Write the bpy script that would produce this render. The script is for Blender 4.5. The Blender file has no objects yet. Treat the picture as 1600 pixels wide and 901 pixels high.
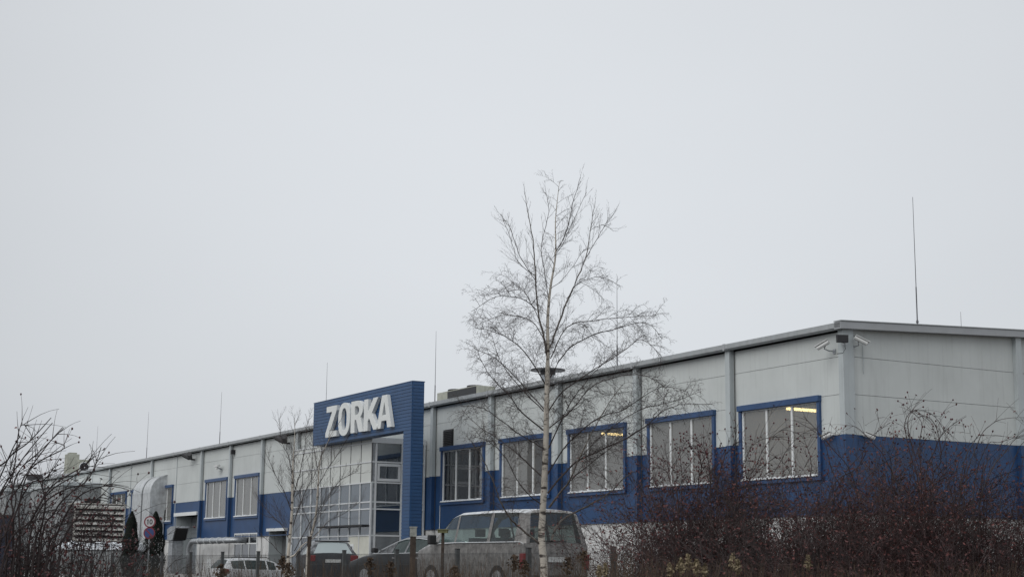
import bpy, math, random
from mathutils import Vector, Matrix
R_=random.Random(7)
rad=math.radians
C=bpy.context.scene.collection
sc=bpy.context.scene

# ------------------------------------------------------------------ camera
EYE=1.6                     # eye height above the road; car park lies 1 m above the road
F,PITCH,ROLL,AZ=2400.0,0.17992,0.010,0.513136
CX0,CY0=10.9742,50.2949     # near corner of the factory
cam=bpy.data.cameras.new('camera'); co=bpy.data.objects.new('camera',cam); C.objects.link(co)
cam.sensor_width=36; cam.lens=F/1600*36; cam.clip_start=.1; cam.clip_end=3000
cp,sp=math.cos(PITCH),math.sin(PITCH); cr,sr=math.cos(ROLL),math.sin(ROLL)
_r=Vector((1,0,0)); _u=Vector((0,-sp,cp)); _f=Vector((0,cp,sp))
rgt=_r*cr+_u*sr; up=_u*cr-_r*sr
m=Matrix((rgt,up,-_f)).transposed().to_4x4(); m.translation=(0,0,EYE)
co.matrix_world=m; sc.camera=co

# ------------------------------------------------------------------ sky, sun, exposure
SUN_AZ=rad(-136); SUN_EL=rad(38)     # azimuth from +Y, clockwise
w=bpy.data.worlds.new('World'); sc.world=w; w.use_nodes=True
nt=w.node_tree; nt.nodes.clear()
def N(t,nt,**k):
    n=nt.nodes.new(t)
    for a,b in k.items(): setattr(n,a,b)
    return n
out=N('ShaderNodeOutputWorld',nt); bg=N('ShaderNodeBackground',nt); bg.inputs['Strength'].default_value=.109
sky=N('ShaderNodeTexSky',nt,sky_type='NISHITA',sun_disc=False,sun_elevation=SUN_EL,sun_rotation=SUN_AZ)
tc=N('ShaderNodeTexCoord',nt); sep=N('ShaderNodeSeparateXYZ',nt); nt.links.new(tc.outputs['Generated'],sep.inputs[0])
cr_=N('ShaderNodeValToRGB',nt); nt.links.new(sep.outputs['Z'],cr_.inputs[0])
el=cr_.color_ramp.elements
el[0].position=0.0; el[0].color=(5.7,5.9,6.35,1)
el[1].position=1.0; el[1].color=(12.0,12.3,12.7,1)
e=cr_.color_ramp.elements.new(.12); e.color=(6.5,6.75,7.05,1)
e=cr_.color_ramp.elements.new(.42); e.color=(6.75,7.0,7.3,1)
noi=N('ShaderNodeTexNoise',nt); noi.inputs['Scale'].default_value=1.6; noi.inputs['Detail'].default_value=4; noi.inputs['Roughness'].default_value=.45
mp=N('ShaderNodeMapping',nt); mp.inputs['Scale'].default_value=(1,1,2.2); nt.links.new(tc.outputs['Generated'],mp.inputs[0]); nt.links.new(mp.outputs[0],noi.inputs['Vector'])
mr=N('ShaderNodeMapRange',nt); mr.inputs['From Min'].default_value=.3; mr.inputs['From Max'].default_value=.7; mr.inputs['To Min'].default_value=.955; mr.inputs['To Max'].default_value=1.035
nt.links.new(noi.outputs['Fac'],mr.inputs['Value'])
mul=N('ShaderNodeVectorMath',nt,operation='SCALE'); nt.links.new(cr_.outputs[0],mul.inputs[0]); nt.links.new(mr.outputs[0],mul.inputs['Scale'])
# sky colour dims away from straight ahead, partly standing in for lens vignetting
vd=N('ShaderNodeVectorMath',nt,operation='DOT_PRODUCT'); vd.inputs[1].default_value=(.03,.962,.27); nt.links.new(tc.outputs['Generated'],vd.inputs[0])
m9=N('ShaderNodeMapRange',nt); m9.inputs['From Min'].default_value=.92; m9.inputs['From Max'].default_value=1.0; m9.inputs['To Min'].default_value=.84; m9.inputs['To Max'].default_value=1.0
nt.links.new(vd.outputs['Value'],m9.inputs['Value'])
mul2=N('ShaderNodeVectorMath',nt,operation='SCALE'); nt.links.new(mul.outputs[0],mul2.inputs[0]); nt.links.new(m9.outputs[0],mul2.inputs['Scale']); mul=mul2
mx=N('ShaderNodeMixRGB',nt); mx.inputs['Fac'].default_value=.96
nt.links.new(sky.outputs[0],mx.inputs[1]); nt.links.new(mul.outputs[0],mx.inputs[2])
nt.links.new(mx.outputs[0],bg.inputs[0]); nt.links.new(bg.outputs[0],out.inputs[0])
sl=bpy.data.lights.new('sun','SUN'); sl.energy=1.15; sl.angle=rad(45); sl.color=(1,.98,.95)
so=bpy.data.objects.new('sun',sl); C.objects.link(so)
sd=Vector((math.sin(SUN_AZ)*math.cos(SUN_EL),math.cos(SUN_AZ)*math.cos(SUN_EL),math.sin(SUN_EL)))
so.rotation_euler=sd.to_track_quat('Z','Y').to_euler()
sc.view_settings.view_transform='Standard'; sc.view_settings.look='None'
sc.view_settings.exposure=0; sc.view_settings.gamma=1
try: sc.view_settings.use_curve_mapping=False
except: pass
sc.render.engine='CYCLES'
sc.cycles.max_bounces=6; sc.cycles.transparent_max_bounces=24

# ------------------------------------------------------------------ geometry of the place
Dv=Vector((-math.sin(AZ),math.cos(AZ),0)); Rv=Vector((math.cos(AZ),math.sin(AZ),0))
CORNER=Vector((CX0,CY0,0))
GZ=1.0      # car-park level
ZE=EYE      # heights measured from the eye + ZE = world
def ray(x,y):
    X=x-800;Y=y-450.5
    x0=cr*X+sr*Y; y0=-sr*X+cr*Y
    a=x0/F;u=-y0/F
    return Vector((a,cp-u*sp,sp+u*cp))
def at(x,y,Y):               # point on the sight line at distance Y
    r=ray(x,y); p=r*(Y/r.y); p.z+=EYE; return p
def xat(x,Y,z):              # point at distance Y and height z seen near column x
    y=880
    for _ in range(6):
        p=at(x,y,Y); q=at(x,y-1,Y); y-= (z-p.z)/(q.z-p.z)
    return at(x,y,Y)
def fac(x,y,v=0):            # facade coordinates (t along, z) on the plane v metres proud
    r=ray(x,y); P=CORNER-v*Rv
    k=(P.dot(Rv))/(Vector((r.x,r.y,0)).dot(Rv)); p=r*k
    return (Vector((p.x,p.y,0))-P).dot(Dv), p.z+EYE
def endw(x,y,t=0):
    r=ray(x,y);P=CORNER+t*Dv
    k=P.dot(Dv)/(Vector((r.x,r.y,0)).dot(Dv)); p=r*k
    return (Vector((p.x,p.y,0))-P).dot(Rv), p.z+EYE
FROT=AZ+math.pi/2
def bpt(t,v,z=0): return CORNER+t*Dv-v*Rv+Vector((0,0,z))

# ------------------------------------------------------------------ helpers
class MB:
    def __init__(s): s.v=[];s.f=[];s.sm=False
    def box(s,x0,x1,y0,y1,z0,z1):
        b=len(s.v)
        if x0>x1:x0,x1=x1,x0
        if y0>y1:y0,y1=y1,y0
        s.v+=[(x0,y0,z0),(x1,y0,z0),(x1,y1,z0),(x0,y1,z0),(x0,y0,z1),(x1,y0,z1),(x1,y1,z1),(x0,y1,z1)]
        s.f+=[tuple(b+i for i in q) for q in ((3,2,1,0),(4,5,6,7),(0,1,5,4),(1,2,6,5),(2,3,7,6),(3,0,4,7))]
        return s
    def prism(s,poly,a,b,fn):   # poly 2D outline extruded from a to b; fn(p,q,w)->xyz
        n=len(poly);i0=len(s.v)
        s.v+=[fn(p[0],p[1],a) for p in poly]+[fn(p[0],p[1],b) for p in poly]
        s.f.append(tuple(i0+i for i in range(n))[::-1]); s.f.append(tuple(i0+n+i for i in range(n)))
        for i in range(n):
            j=(i+1)%n; s.f.append((i0+i,i0+j,i0+n+j,i0+n+i))
        return s
    def tube(s,pts,rs,n=6,cap=True):
        pts=[Vector(p) for p in pts]
        if not hasattr(rs,'__len__'): rs=[rs]*len(pts)
        b=len(s.v); ref=Vector((.13,.31,.94))
        for i,p in enumerate(pts):
            d=(pts[min(i+1,len(pts)-1)]-pts[max(i-1,0)])
            if d.length<1e-9: d=Vector((0,0,1))
            d.normalize(); rr=ref if abs(d.dot(ref))<.95 else Vector((1,0,0))
            a=d.cross(rr).normalized(); c=d.cross(a)
            for k in range(n):
                th=2*math.pi*k/n; q=p+(a*math.cos(th)+c*math.sin(th))*rs[i]; s.v.append((q.x,q.y,q.z))
        for i in range(len(pts)-1):
            for k in range(n):
                k2=(k+1)%n; s.f.append((b+i*n+k,b+i*n+k2,b+(i+1)*n+k2,b+(i+1)*n+k))
        if cap and n>2:
            s.f.append(tuple(b+k for k in range(n))[::-1]); e=b+(len(pts)-1)*n; s.f.append(tuple(e+k for k in range(n)))
        return s
    def lathe(s,prof,n=16,c=(0,0)):
        b=len(s.v)
        for (r,z) in prof:
            for k in range(n):
                th=2*math.pi*k/n; s.v.append((c[0]+r*math.cos(th),c[1]+r*math.sin(th),z))
        for i in range(len(prof)-1):
            for k in range(n):
                k2=(k+1)%n; s.f.append((b+i*n+k,b+i*n+k2,b+(i+1)*n+k2,b+(i+1)*n+k))
        s.f.append(tuple(b+k for k in range(n))[::-1]); e=b+(len(prof)-1)*n; s.f.append(tuple(e+k for k in range(n)))
        return s
    def quad(s,a,b,c,d):
        i=len(s.v); s.v+=[tuple(a),tuple(b),tuple(c),tuple(d)]; s.f.append((i,i+1,i+2,i+3)); return s
    def blob(s,c,r,n=6,sz=1):
        prof=[(r*math.sin(math.pi*i/4)+1e-4,c[2]+sz*r*-math.cos(math.pi*i/4)) for i in range(5)]
        return s.lathe(prof,n,(c[0],c[1]))
    def build(s,name,mat,parent=None,smooth=False,bevel=0):
        me=bpy.data.meshes.new(name); me.from_pydata(s.v,[],s.f); me.update()
        if smooth:
            me.polygons.foreach_set('use_smooth',[True]*len(me.polygons))
        me.materials.append(mat)
        o=bpy.data.objects.new(name,me); C.objects.link(o)
        if parent: o.parent=parent
        if bevel:
            b=o.modifiers.new('bevel','BEVEL'); b.width=bevel; b.segments=2; b.limit_method='ANGLE'
        return o
def tag(o,label=None,cat=None,group=None,kind=None):
    if label:o['label']=label
    if cat:o['category']=cat
    if group:o['group']=group
    if kind:o['kind']=kind
    return o
def empty(name,loc,rz=0,label=None,cat=None,group=None):
    o=bpy.data.objects.new(name,None); C.objects.link(o); o.location=loc; o.rotation_euler=(0,0,rz)
    o.empty_display_size=.2
    return tag(o,label,cat,group)
def copy_tree(o,parent=None):
    c=o.copy(); C.objects.link(c)
    if parent: c.parent=parent
    for ch in list(o.children): copy_tree(ch,c)
    return c

def mat(name,col,rough=.6,metal=0,noise=.12,scale=2.0,streak=0,bump=0,bscale=40,col2=None,snow=0,spec=.5,sscale=6.,strcol=(.12,.12,.11)):
    m=bpy.data.materials.new(name); m.use_nodes=True; nt=m.node_tree
    b=nt.nodes['Principled BSDF']; b.inputs['Roughness'].default_value=rough; b.inputs['Metallic'].default_value=metal
    b.inputs['Specular IOR Level'].default_value=spec
    tc=N('ShaderNodeTexCoord',nt)
    no=N('ShaderNodeTexNoise',nt); no.inputs['Scale'].default_value=scale; no.inputs['Detail'].default_value=6; no.inputs['Roughness'].default_value=.6
    nt.links.new(tc.outputs['Object'],no.inputs['Vector'])
    c2=col2 or tuple(c*(1-noise*1.6) for c in col)
    c1=tuple(min(1,c*(1+noise*.6)) for c in col)
    rp=N('ShaderNodeValToRGB',nt); rp.color_ramp.elements[0].position=.3; rp.color_ramp.elements[1].position=.7
    rp.color_ramp.elements[0].color=(*c2,1); rp.color_ramp.elements[1].color=(*c1,1)
    nt.links.new(no.outputs['Fac'],rp.inputs[0]); last=rp.outputs[0]
    if streak:
        mp=N('ShaderNodeMapping',nt); mp.inputs['Scale'].default_value=(3.5,3.5,.22); nt.links.new(tc.outputs['Object'],mp.inputs[0])
        n2=N('ShaderNodeTexNoise',nt); n2.inputs['Scale'].default_value=2; n2.inputs['Detail'].default_value=5; nt.links.new(mp.outputs[0],n2.inputs['Vector'])
        r2=N('ShaderNodeMapRange',nt); r2.inputs['From Min'].default_value=.52; r2.inputs['From Max'].default_value=.75; r2.inputs['To Max'].default_value=streak
        nt.links.new(n2.outputs['Fac'],r2.inputs['Value'])
        mx=N('ShaderNodeMixRGB',nt); mx.inputs[2].default_value=(*strcol,1); nt.links.new(r2.outputs[0],mx.inputs[0]); nt.links.new(last,mx.inputs[1]); last=mx.outputs[0]
    if snow:
        ge=N('ShaderNodeNewGeometry',nt); sx=N('ShaderNodeSeparateXYZ',nt); nt.links.new(ge.outputs['Normal'],sx.inputs[0])
        n3=N('ShaderNodeTexNoise',nt); n3.inputs['Scale'].default_value=sscale; n3.inputs['Detail'].default_value=8; nt.links.new(tc.outputs['Object'],n3.inputs['Vector'])
        a=N('ShaderNodeMath',nt,operation='MULTIPLY_ADD'); nt.links.new(n3.outputs['Fac'],a.inputs[0]); a.inputs[1].default_value=.9; nt.links.new(sx.outputs['Z'],a.inputs[2])
        r3=N('ShaderNodeMapRange',nt); r3.inputs['From Min'].default_value=1.15; r3.inputs['From Max'].default_value=1.4; r3.inputs['To Max'].default_value=snow; nt.links.new(a.outputs[0],r3.inputs['Value'])
        mx=N('ShaderNodeMixRGB',nt); mx.inputs[2].default_value=(.72,.75,.78,1); nt.links.new(r3.outputs[0],mx.inputs[0]); nt.links.new(last,mx.inputs[1]); last=mx.outputs[0]
    nt.links.new(last,b.inputs['Base Color'])
    if bump:
        n4=N('ShaderNodeTexNoise',nt); n4.inputs['Scale'].default_value=bscale; n4.inputs['Detail'].default_value=4; nt.links.new(tc.outputs['Object'],n4.inputs['Vector'])
        bu=N('ShaderNodeBump',nt); bu.inputs['Strength'].default_value=bump; bu.inputs['Distance'].default_value=.02; nt.links.new(n4.outputs['Fac'],bu.inputs['Height']); nt.links.new(bu.outputs[0],b.inputs['Normal'])
    return m
def glass(name,tint=(.6,.62,.62),trans=.5,diff=.25,dcol=(.2,.2,.19),rough=.03):
    m=bpy.data.materials.new(name); m.use_nodes=True; nt=m.node_tree; nt.nodes.clear()
    o=N('ShaderNodeOutputMaterial',nt); t=N('ShaderNodeBsdfTransparent',nt); t.inputs[0].default_value=(*tint,1)
    g=N('ShaderNodeBsdfGlossy',nt); g.inputs['Roughness'].default_value=rough; g.inputs[0].default_value=(.9,.92,.93,1)
    d=N('ShaderNodeBsdfDiffuse',nt); d.inputs[0].default_value=(*dcol,1)
    tc=N('ShaderNodeTexCoord',nt); no=N('ShaderNodeTexNoise',nt); no.inputs['Scale'].default_value=1.3; no.inputs['Detail'].default_value=5; nt.links.new(tc.outputs['Object'],no.inputs['Vector'])
    bu=N('ShaderNodeBump',nt); bu.inputs['Strength'].default_value=.12; bu.inputs['Distance'].default_value=.02; nt.links.new(no.outputs['Fac'],bu.inputs['Height']); nt.links.new(bu.outputs[0],g.inputs['Normal'])
    ge=N('ShaderNodeNewGeometry',nt); dt=N('ShaderNodeVectorMath',nt,operation='DOT_PRODUCT'); nt.links.new(ge.outputs['Normal'],dt.inputs[0]); nt.links.new(ge.outputs['Incoming'],dt.inputs[1])
    ab=N('ShaderNodeMath',nt,operation='ABSOLUTE'); nt.links.new(dt.outputs['Value'],ab.inputs[0])
    om=N('ShaderNodeMath',nt,operation='SUBTRACT'); om.inputs[0].default_value=1; nt.links.new(ab.outputs[0],om.inputs[1])
    pw=N('ShaderNodeMath',nt,operation='POWER'); pw.inputs[1].default_value=5; nt.links.new(om.outputs[0],pw.inputs[0])
    fr=N('ShaderNodeMath',nt,operation='MULTIPLY_ADD'); fr.inputs[1].default_value=.94; fr.inputs[2].default_value=.045; nt.links.new(pw.outputs[0],fr.inputs[0])
    m1=N('ShaderNodeMixShader',nt); m1.inputs[0].default_value=diff/(diff+trans); nt.links.new(t.outputs[0],m1.inputs[1]); nt.links.new(d.outputs[0],m1.inputs[2])
    a=N('ShaderNodeMath',nt,operation='ADD'); a.inputs[1].default_value=max(0,1-trans-diff); nt.links.new(fr.outputs[0],a.inputs[0])
    m2=N('ShaderNodeMixShader',nt); nt.links.new(a.outputs[0],m2.inputs[0]); nt.links.new(m1.outputs[0],m2.inputs[1]); nt.links.new(g.outputs[0],m2.inputs[2])
    nt.links.new(m2.outputs[0],o.inputs[0]); return m
def emit(name,col,s):
    m=bpy.data.materials.new(name); m.use_nodes=True; nt=m.node_tree; nt.nodes.clear()
    o=N('ShaderNodeOutputMaterial',nt); e=N('ShaderNodeEmission',nt); e.inputs[0].default_value=(*col,1); e.inputs[1].default_value=s; nt.links.new(e.outputs[0],o.inputs[0]); return m

M={}
M['grey']=mat('grey_panel',(.58,.61,.60),.5,noise=.07,scale=.45,streak=.12,spec=.3)
M['grey2']=mat('grey_trim',(.47,.51,.52),.45,noise=.06,scale=1.5,streak=.14,spec=.4)
M['gutter']=mat('gutter_grey',(.36,.38,.39),.45,noise=.10,scale=3,streak=.2)
M['fascia']=mat('fascia_grey',(.36,.375,.39),.45,noise=.06,scale=2)
M['blue']=mat('blue_panel',(.018,.062,.165),.45,noise=.12,scale=.9,streak=.22,strcol=(.045,.07,.12))
M['bluetrim']=mat('blue_trim',(.026,.070,.175),.4,noise=.1,scale=3,streak=.15,strcol=(.05,.06,.08))
M['bluesign']=mat('blue_cassette',(.023,.075,.182),.42,noise=.1,scale=1.2,streak=.15,strcol=(.04,.07,.12))
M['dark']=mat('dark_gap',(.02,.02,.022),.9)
M['white']=mat('white_frame',(.74,.76,.76),.5,noise=.06,scale=8)
M['snow']=mat('snow',(.80,.83,.86),.75,noise=.06,scale=5,bump=.6,bscale=18)
M['letter']=mat('letter_white',(.74,.76,.75),.45,noise=.05,scale=2,streak=.08)
M['letterside']=mat('letter_side_grey',(.44,.46,.46),.5,noise=.08)
M['plinth']=mat('plinth_render',(.66,.66,.65),.9,noise=.14,scale=1.2,streak=.25,bump=.3)
M['roof']=mat('roof_sheet',(.30,.31,.32),.6,snow=.8)
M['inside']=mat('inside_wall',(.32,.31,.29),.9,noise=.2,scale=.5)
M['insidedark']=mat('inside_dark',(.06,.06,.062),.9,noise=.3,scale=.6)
M['pane']=glass('window_glass',(.62,.60,.56),.50,.42,(.27,.265,.25))
M['panedark']=glass('window_glass_dark',(.35,.35,.36),.7,.12,(.03,.03,.035))
M['paneblue']=glass('curtain_wall_glass',(.3,.36,.42),.42,.44,(.10,.135,.175))
M['paneside']=glass('vestibule_side_glass',(.42,.48,.54),.62,.22,(.035,.065,.10))
M['spandrel']=mat('pale_spandrel',(.56,.58,.55),.25,noise=.05,scale=1,spec=.5)
M['blind']=mat('cream_blind',(.62,.62,.55),.85,noise=.12,scale=1.2)
M['alu']=mat('aluminium',(.66,.68,.69),.45,metal=.1,noise=.06)
M['door']=mat('door_grey',(.13,.135,.14),.6,noise=.15,streak=.3)
M['doorlight']=mat('roller_door',(.22,.24,.26),.5,noise=.1,streak=.2)
M['foil']=mat('foil_cladding',(.60,.62,.63),.38,metal=.45,noise=.18,scale=3,bump=1.0,bscale=5,streak=.25)
M['galv']=mat('galvanised',(.42,.44,.46),.4,metal=.6,noise=.25,scale=6,streak=.2)
M['acbeige']=mat('ac_beige',(.34,.345,.29),.6,noise=.15,scale=3,streak=.3,snow=.3)
M['black']=mat('black_plastic',(.018,.018,.02),.5)
M['darkmetal']=mat('dark_metal',(.035,.035,.038),.5,metal=.3)
M['rod']=mat('rod_steel',(.10,.10,.11),.5,metal=.4)
M['post']=mat('fence_grey',(.055,.06,.062),.6,noise=.2,scale=10)
M['wood']=mat('weathered_wood',(.060,.045,.036),.9,noise=.35,scale=12,bump=.5)
M['cap']=mat('pale_cap',(.33,.34,.31),.8,noise=.25,scale=15,snow=.7)
M['mosscap']=mat('mossy_cap',(.16,.16,.08),.9,noise=.3,scale=20)
M['twig']=mat('birch_twig',(.055,.042,.040),.8,noise=.3,scale=5)
M['limb']=mat('birch_limb',(.13,.115,.10),.8,noise=.5,scale=14,col2=(.06,.05,.045))
M['cane']=mat('rose_cane',(.046,.021,.020),.75,noise=.5,scale=6,col2=(.012,.009,.010))
M['canelight']=mat('rose_cane_grey',(.045,.030,.029),.8,noise=.4,scale=6,col2=(.025,.02,.02))
M['caneleft']=mat('left_cane',(.032,.020,.020),.75,noise=.4,scale=6)
M['hip']=mat('rose_hip',(.075,.013,.018),.5,noise=.4,scale=30,col2=(.03,.008,.01))
M['leaf']=mat('dry_leaf',(.115,.038,.034),.85,noise=.6,scale=9,col2=(.03,.014,.014))
M['weed']=mat('dry_weed',(.085,.058,.035),.9,noise=.5,scale=7,col2=(.035,.022,.016))
M['plume']=mat('weed_plume',(.28,.235,.15),.95,noise=.4,scale=12,col2=(.13,.095,.055))
M['thuja']=mat('thuja_green',(.012,.020,.014),.9,noise=.6,scale=8,col2=(.005,.008,.006))
M['asphalt']=mat('asphalt',(.05,.05,.052),.8,noise=.3,scale=1.5,snow=0,bump=.3)
M['soil']=mat('verge_soil',(.06,.045,.032),.95,noise=.5,scale=1.2,col2=(.03,.025,.018),bump=.6,bscale=8)
M['tyre']=mat('tyre',(.02,.02,.02),.85)
M['rim']=mat('rim',(.35,.36,.37),.4,metal=.6)
M['chrome']=mat('chrome',(.65,.66,.67),.2,metal=.9,noise=.02)
M['red']=mat('tail_light_red',(.17,.010,.012),.25,noise=.15,scale=20)
M['seat']=mat('seat_fabric',(.035,.035,.038),.9)
M['plate']=mat('number_plate',(.55,.56,.55),.5,noise=.2,scale=20)
M['signwhite']=mat('sign_white',(.50,.49,.50),.5,noise=.04)
M['signred']=mat('sign_red',(.20,.03,.045),.5,noise=.1)
M['signblue']=mat('sign_blue',(.035,.065,.19),.5,noise=.1)
M['navy']=mat('navy_container',(.012,.02,.055),.6,noise=.2,streak=.2)
M['slat']=mat('louvre_slat',(.50,.48,.44),.6,noise=.15,scale=4,streak=.25,snow=.5)
M['annex']=mat('annex_grey',(.27,.285,.29),.6,noise=.08,scale=1,streak=.25)
M['lamp']=emit('tube_light',(1,.79,.38),16)
M['cctv']=mat('cctv_white',(.66,.67,.66),.4,noise=.05)

# birch bark : white with dark horizontal scars
def bark():
    m=mat('birch_bark',(.50,.46,.40),.8,noise=.12,scale=5,bump=.4,bscale=12); nt=m.node_tree; b=nt.nodes['Principled BSDF']
    src=b.inputs['Base Color'].links[0].from_socket
    tc=N('ShaderNodeTexCoord',nt); mp=N('ShaderNodeMapping',nt); mp.inputs['Scale'].default_value=(4,4,13); nt.links.new(tc.outputs['Object'],mp.inputs[0])
    n=N('ShaderNodeTexNoise',nt); n.inputs['Scale'].default_value=1; n.inputs['Detail'].default_value=5; nt.links.new(mp.outputs[0],n.inputs['Vector'])
    r=N('ShaderNodeMapRange',nt); r.inputs['From Min'].default_value=.56; r.inputs['From Max'].default_value=.64; nt.links.new(n.outputs['Fac'],r.inputs['Value'])
    mx=N('ShaderNodeMixRGB',nt); mx.inputs[2].default_value=(.05,.04,.035,1); nt.links.new(r.outputs[0],mx.inputs[0]); nt.links.new(src,mx.inputs[1]); nt.links.new(mx.outputs[0],b.inputs['Base Color'])
    return m
M['bark']=bark()

# ------------------------------------------------------------------ ground
def gh(x,y):
    p=x*Rv.x+y*Rv.y            # distance towards the facade plane
    if y<0: p=min(p,3)
    def ss(a,b,t): t=max(0,min(1,(t-a)/(b-a))); return t*t*(3-2*t)
    h=.0+.40*ss(5,12,p)+.60*ss(12.5,16.5,p)
    far=ss(50,80,y)*ss(5,-15,x) if False else ss(50,74,y)*ss(0,12,-x)
    h-= .40*far*ss(14,17,p)
    return h
g=MB(); xs=[-900,-400,-200]+[-120+4*i for i in range(66)]+[200,400,900]; ys=[-300,-60,-20]+[-8+2*i for i in range(90)]+[200,300,600,1500]
for j,y in enumerate(ys):
    for i,x in enumerate(xs): g.v.append((x,y,gh(x,y)))
nx=len(xs)
for j in range(len(ys)-1):
    for i in range(nx-1): g.f.append((j*nx+i,j*nx+i+1,(j+1)*nx+i+1,(j+1)*nx+i))
tag(g.build('ground',M['soil'],smooth=True),kind='structure')
def sheet(name,a,b,ta,tb,dz,mt,step=2.):
    s=MB(); na=max(1,int((b-a)/step)); nb=max(1,int((tb-ta)/4))
    for i in range(na+1):
        for j in range(nb+1):
            P=Rv*(a+(b-a)*i/na)+Dv*(ta+(tb-ta)*j/nb); s.v.append((P.x,P.y,gh(P.x,P.y)+dz))
    for i in range(na):
        for j in range(nb):
            q=i*(nb+1)+j; s.f.append((q,q+nb+1,q+nb+2,q+1))
    return tag(s.build(name,mt,smooth=True),kind='structure')
sheet('car_park',16.7,33.9,8,190,.03,M['asphalt'],1.)
sheet('road',-3,4.2,-20,190,.02,M['asphalt'],1.)
k=MB(); k.box(8,190,16.55,16.7,1.0-.3,1.13)
kk=tag(k.build('kerb',M['plinth']),kind='structure'); kk.rotation_euler=(0,0,FROT); kk.scale=(1,-1,1)

# ------------------------------------------------------------------ factory
T1=132.0; W1_=40.0
zE,zBT,zBB=7.95+ZE,4.415+ZE,1.853+ZE
zJ1,zJ2=7.0+ZE,5.75+ZE
fb=empty('factory_building',CORNER,FROT,'long grey and blue panelled factory hall with tall three-pane windows','building')
wins=[(1.15,5.56,0),(6.97,11.36,1),(12.85,17.30,2),(18.72,23.23,3),(24.70,29.18,4),(54.50,59.12,5),(60.57,65.14,6),(72.57,77.0,7),(79.0,83.46,7),(84.9,89.51,8)]
WZ0,WZ1=3.12+ZE,5.60+ZE
lowwin=(54.7,58.95,.3+ZE,2.05+ZE)
door1=(66.7,71.7,-.62+ZE,3.47+ZE)
door2=(49.6,52.6,-.62+ZE,2.1+ZE)
opens=[(a+.12,b-.12,WZ0,WZ1) for a,b,_ in wins]+[lowwin,door1,door2]
def tiles(rects,opens):
    out=[]
    for r in rects:
        cur=[r]
        for o in opens:
            nxt=[]
            for (a,b,c,d) in cur:
                oa,ob,oc,od=o
                if oa>=b or ob<=a or oc>=d or od<=c: nxt.append((a,b,c,d)); continue
                if oa>a: nxt.append((a,oa,c,d))
                if ob<b: nxt.append((ob,b,c,d))
                m0,m1=max(a,oa),min(b,ob)
                if oc>c: nxt.append((m0,m1,c,oc))
                if od<d: nxt.append((m0,m1,od,d))
            cur=nxt
        out+=cur
    return out
G=.007
def clad(zs,t0=0,t1=T1,tl=None):
    rects=[]
    n=int(round((t1-t0)/6))
    for i in range(n):
        for a,b in zip(zs,zs[1:]): rects.append((t0+i*6+G,t0+(i+1)*6-G,a+G,b-G))
    return rects
m=MB()
for (a,b,c,d) in tiles(clad([zBT,zJ2,zJ1,zE-.13]),opens): m.box(a,b,-.12,0,c,d)  # top row stops short so the dark backing imitates shade under the gutter
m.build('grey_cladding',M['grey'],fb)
m=MB()
for (a,b,c,d) in tiles(clad([zBB,zBT-.004]),opens): m.box(a,b,-.12,.004,c,d)
m.build('blue_cladding',M['blue'],fb)
m=MB()
for (a,b,c,d) in tiles([(0,T1,-.0,zBB-.01)],opens): m.box(a,b,-.14,-.04,c,d)
m.build('plinth',M['plinth'],fb)
m=MB()
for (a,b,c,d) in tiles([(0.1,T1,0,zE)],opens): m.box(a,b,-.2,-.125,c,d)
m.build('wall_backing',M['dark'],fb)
# fluting rivets : drip flashing between bands
m=MB(); m.box(0,T1,.006,.025,zBB-.03,zBB+.02)
m.build('drip_flashing',M['bluetrim'],fb)
# pilasters
for i in range(0,22):
    if i in (6,7): continue
    if i in (12,14,16): 
        q=MB(); q.box(i*6-.04,i*6+.04,.005,.04,zBB,zE); q.build('joint_strip',M['grey2'],fb); continue
    t=i*6.
    if i==0: continue
    q=MB(); q.box(t-.12,t+.14,.003,.20,zBT,zE-.01); pl=q.build('pilaster',M['grey2'],fb)
    q=MB(); q.box(t-.125,t+.145,.006,.205,zBB,zBT-.004); q.build('pilaster_base',M['blue'],pl)
    q=MB(); q.tube([(t-.22,.05,zE-.05),(t-.22,.05,1.0)],.018,6); q.build('downpipe',M['darkmetal'],pl)
# corner post (grey above, blue below)
q=MB(); q.box(-.14,.10,-.32,.14,zBT,zE+.02); cpst=q.build('corner_post',M['grey2'],fb)
q=MB(); q.box(-.145,.105,-.325,.145,zBB,zBT-.004); q.build('corner_post_base',M['blue'],cpst)
# gable end wall: local y negative
slope=.047
m=MB()
def zr(w): return zE+.02+slope*(w if w<W1_/2 else W1_-w)
for i in range(5):
    a,b=-i*8-G,-(i+1)*8+G
    for c,d in ((zBT,zJ2),(zJ2,zJ1)): m.box(0,.12,b,a,c+G,d-G)
    for j in range(4):
        y0=a+(b-a)*j/4;y1=a+(b-a)*(j+1)/4
        m.prism([(y0,zJ1+G),(y1,zJ1+G),(y1,zr(-y1)),(y0,zr(-y0))],0,.12,lambda p,q_,w:(w,p,q_))
m.build('end_cladding',M['grey'],fb)
m=MB()
for i in range(5): m.box(-.004,.12,-(i+1)*8+G,-i*8-G,zBB,zBT-.004)
m.build('end_blue_cladding',M['blue'],fb)
m=MB(); m.box(.04,.14,-W1_,-.12,0,zBB-.01); m.build('end_plinth',M['plinth'],fb)
m=MB(); m.box(.125,.2,-W1_,-.2,0,zE); m.build('end_backing',M['dark'],fb)
for i in range(1,5):
    q=MB(); q.box(-.18,-.003,-i*8-.13,-i*8+.13,zBT,zr(i*8)-.05); pl=q.build('end_pilaster',M['grey2'],fb)
    q=MB(); q.box(-.185,-.006,-i*8-.135,-i*8+.135,zBB,zBT-.004); q.build('pilaster_base',M['blue'],pl)
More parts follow.
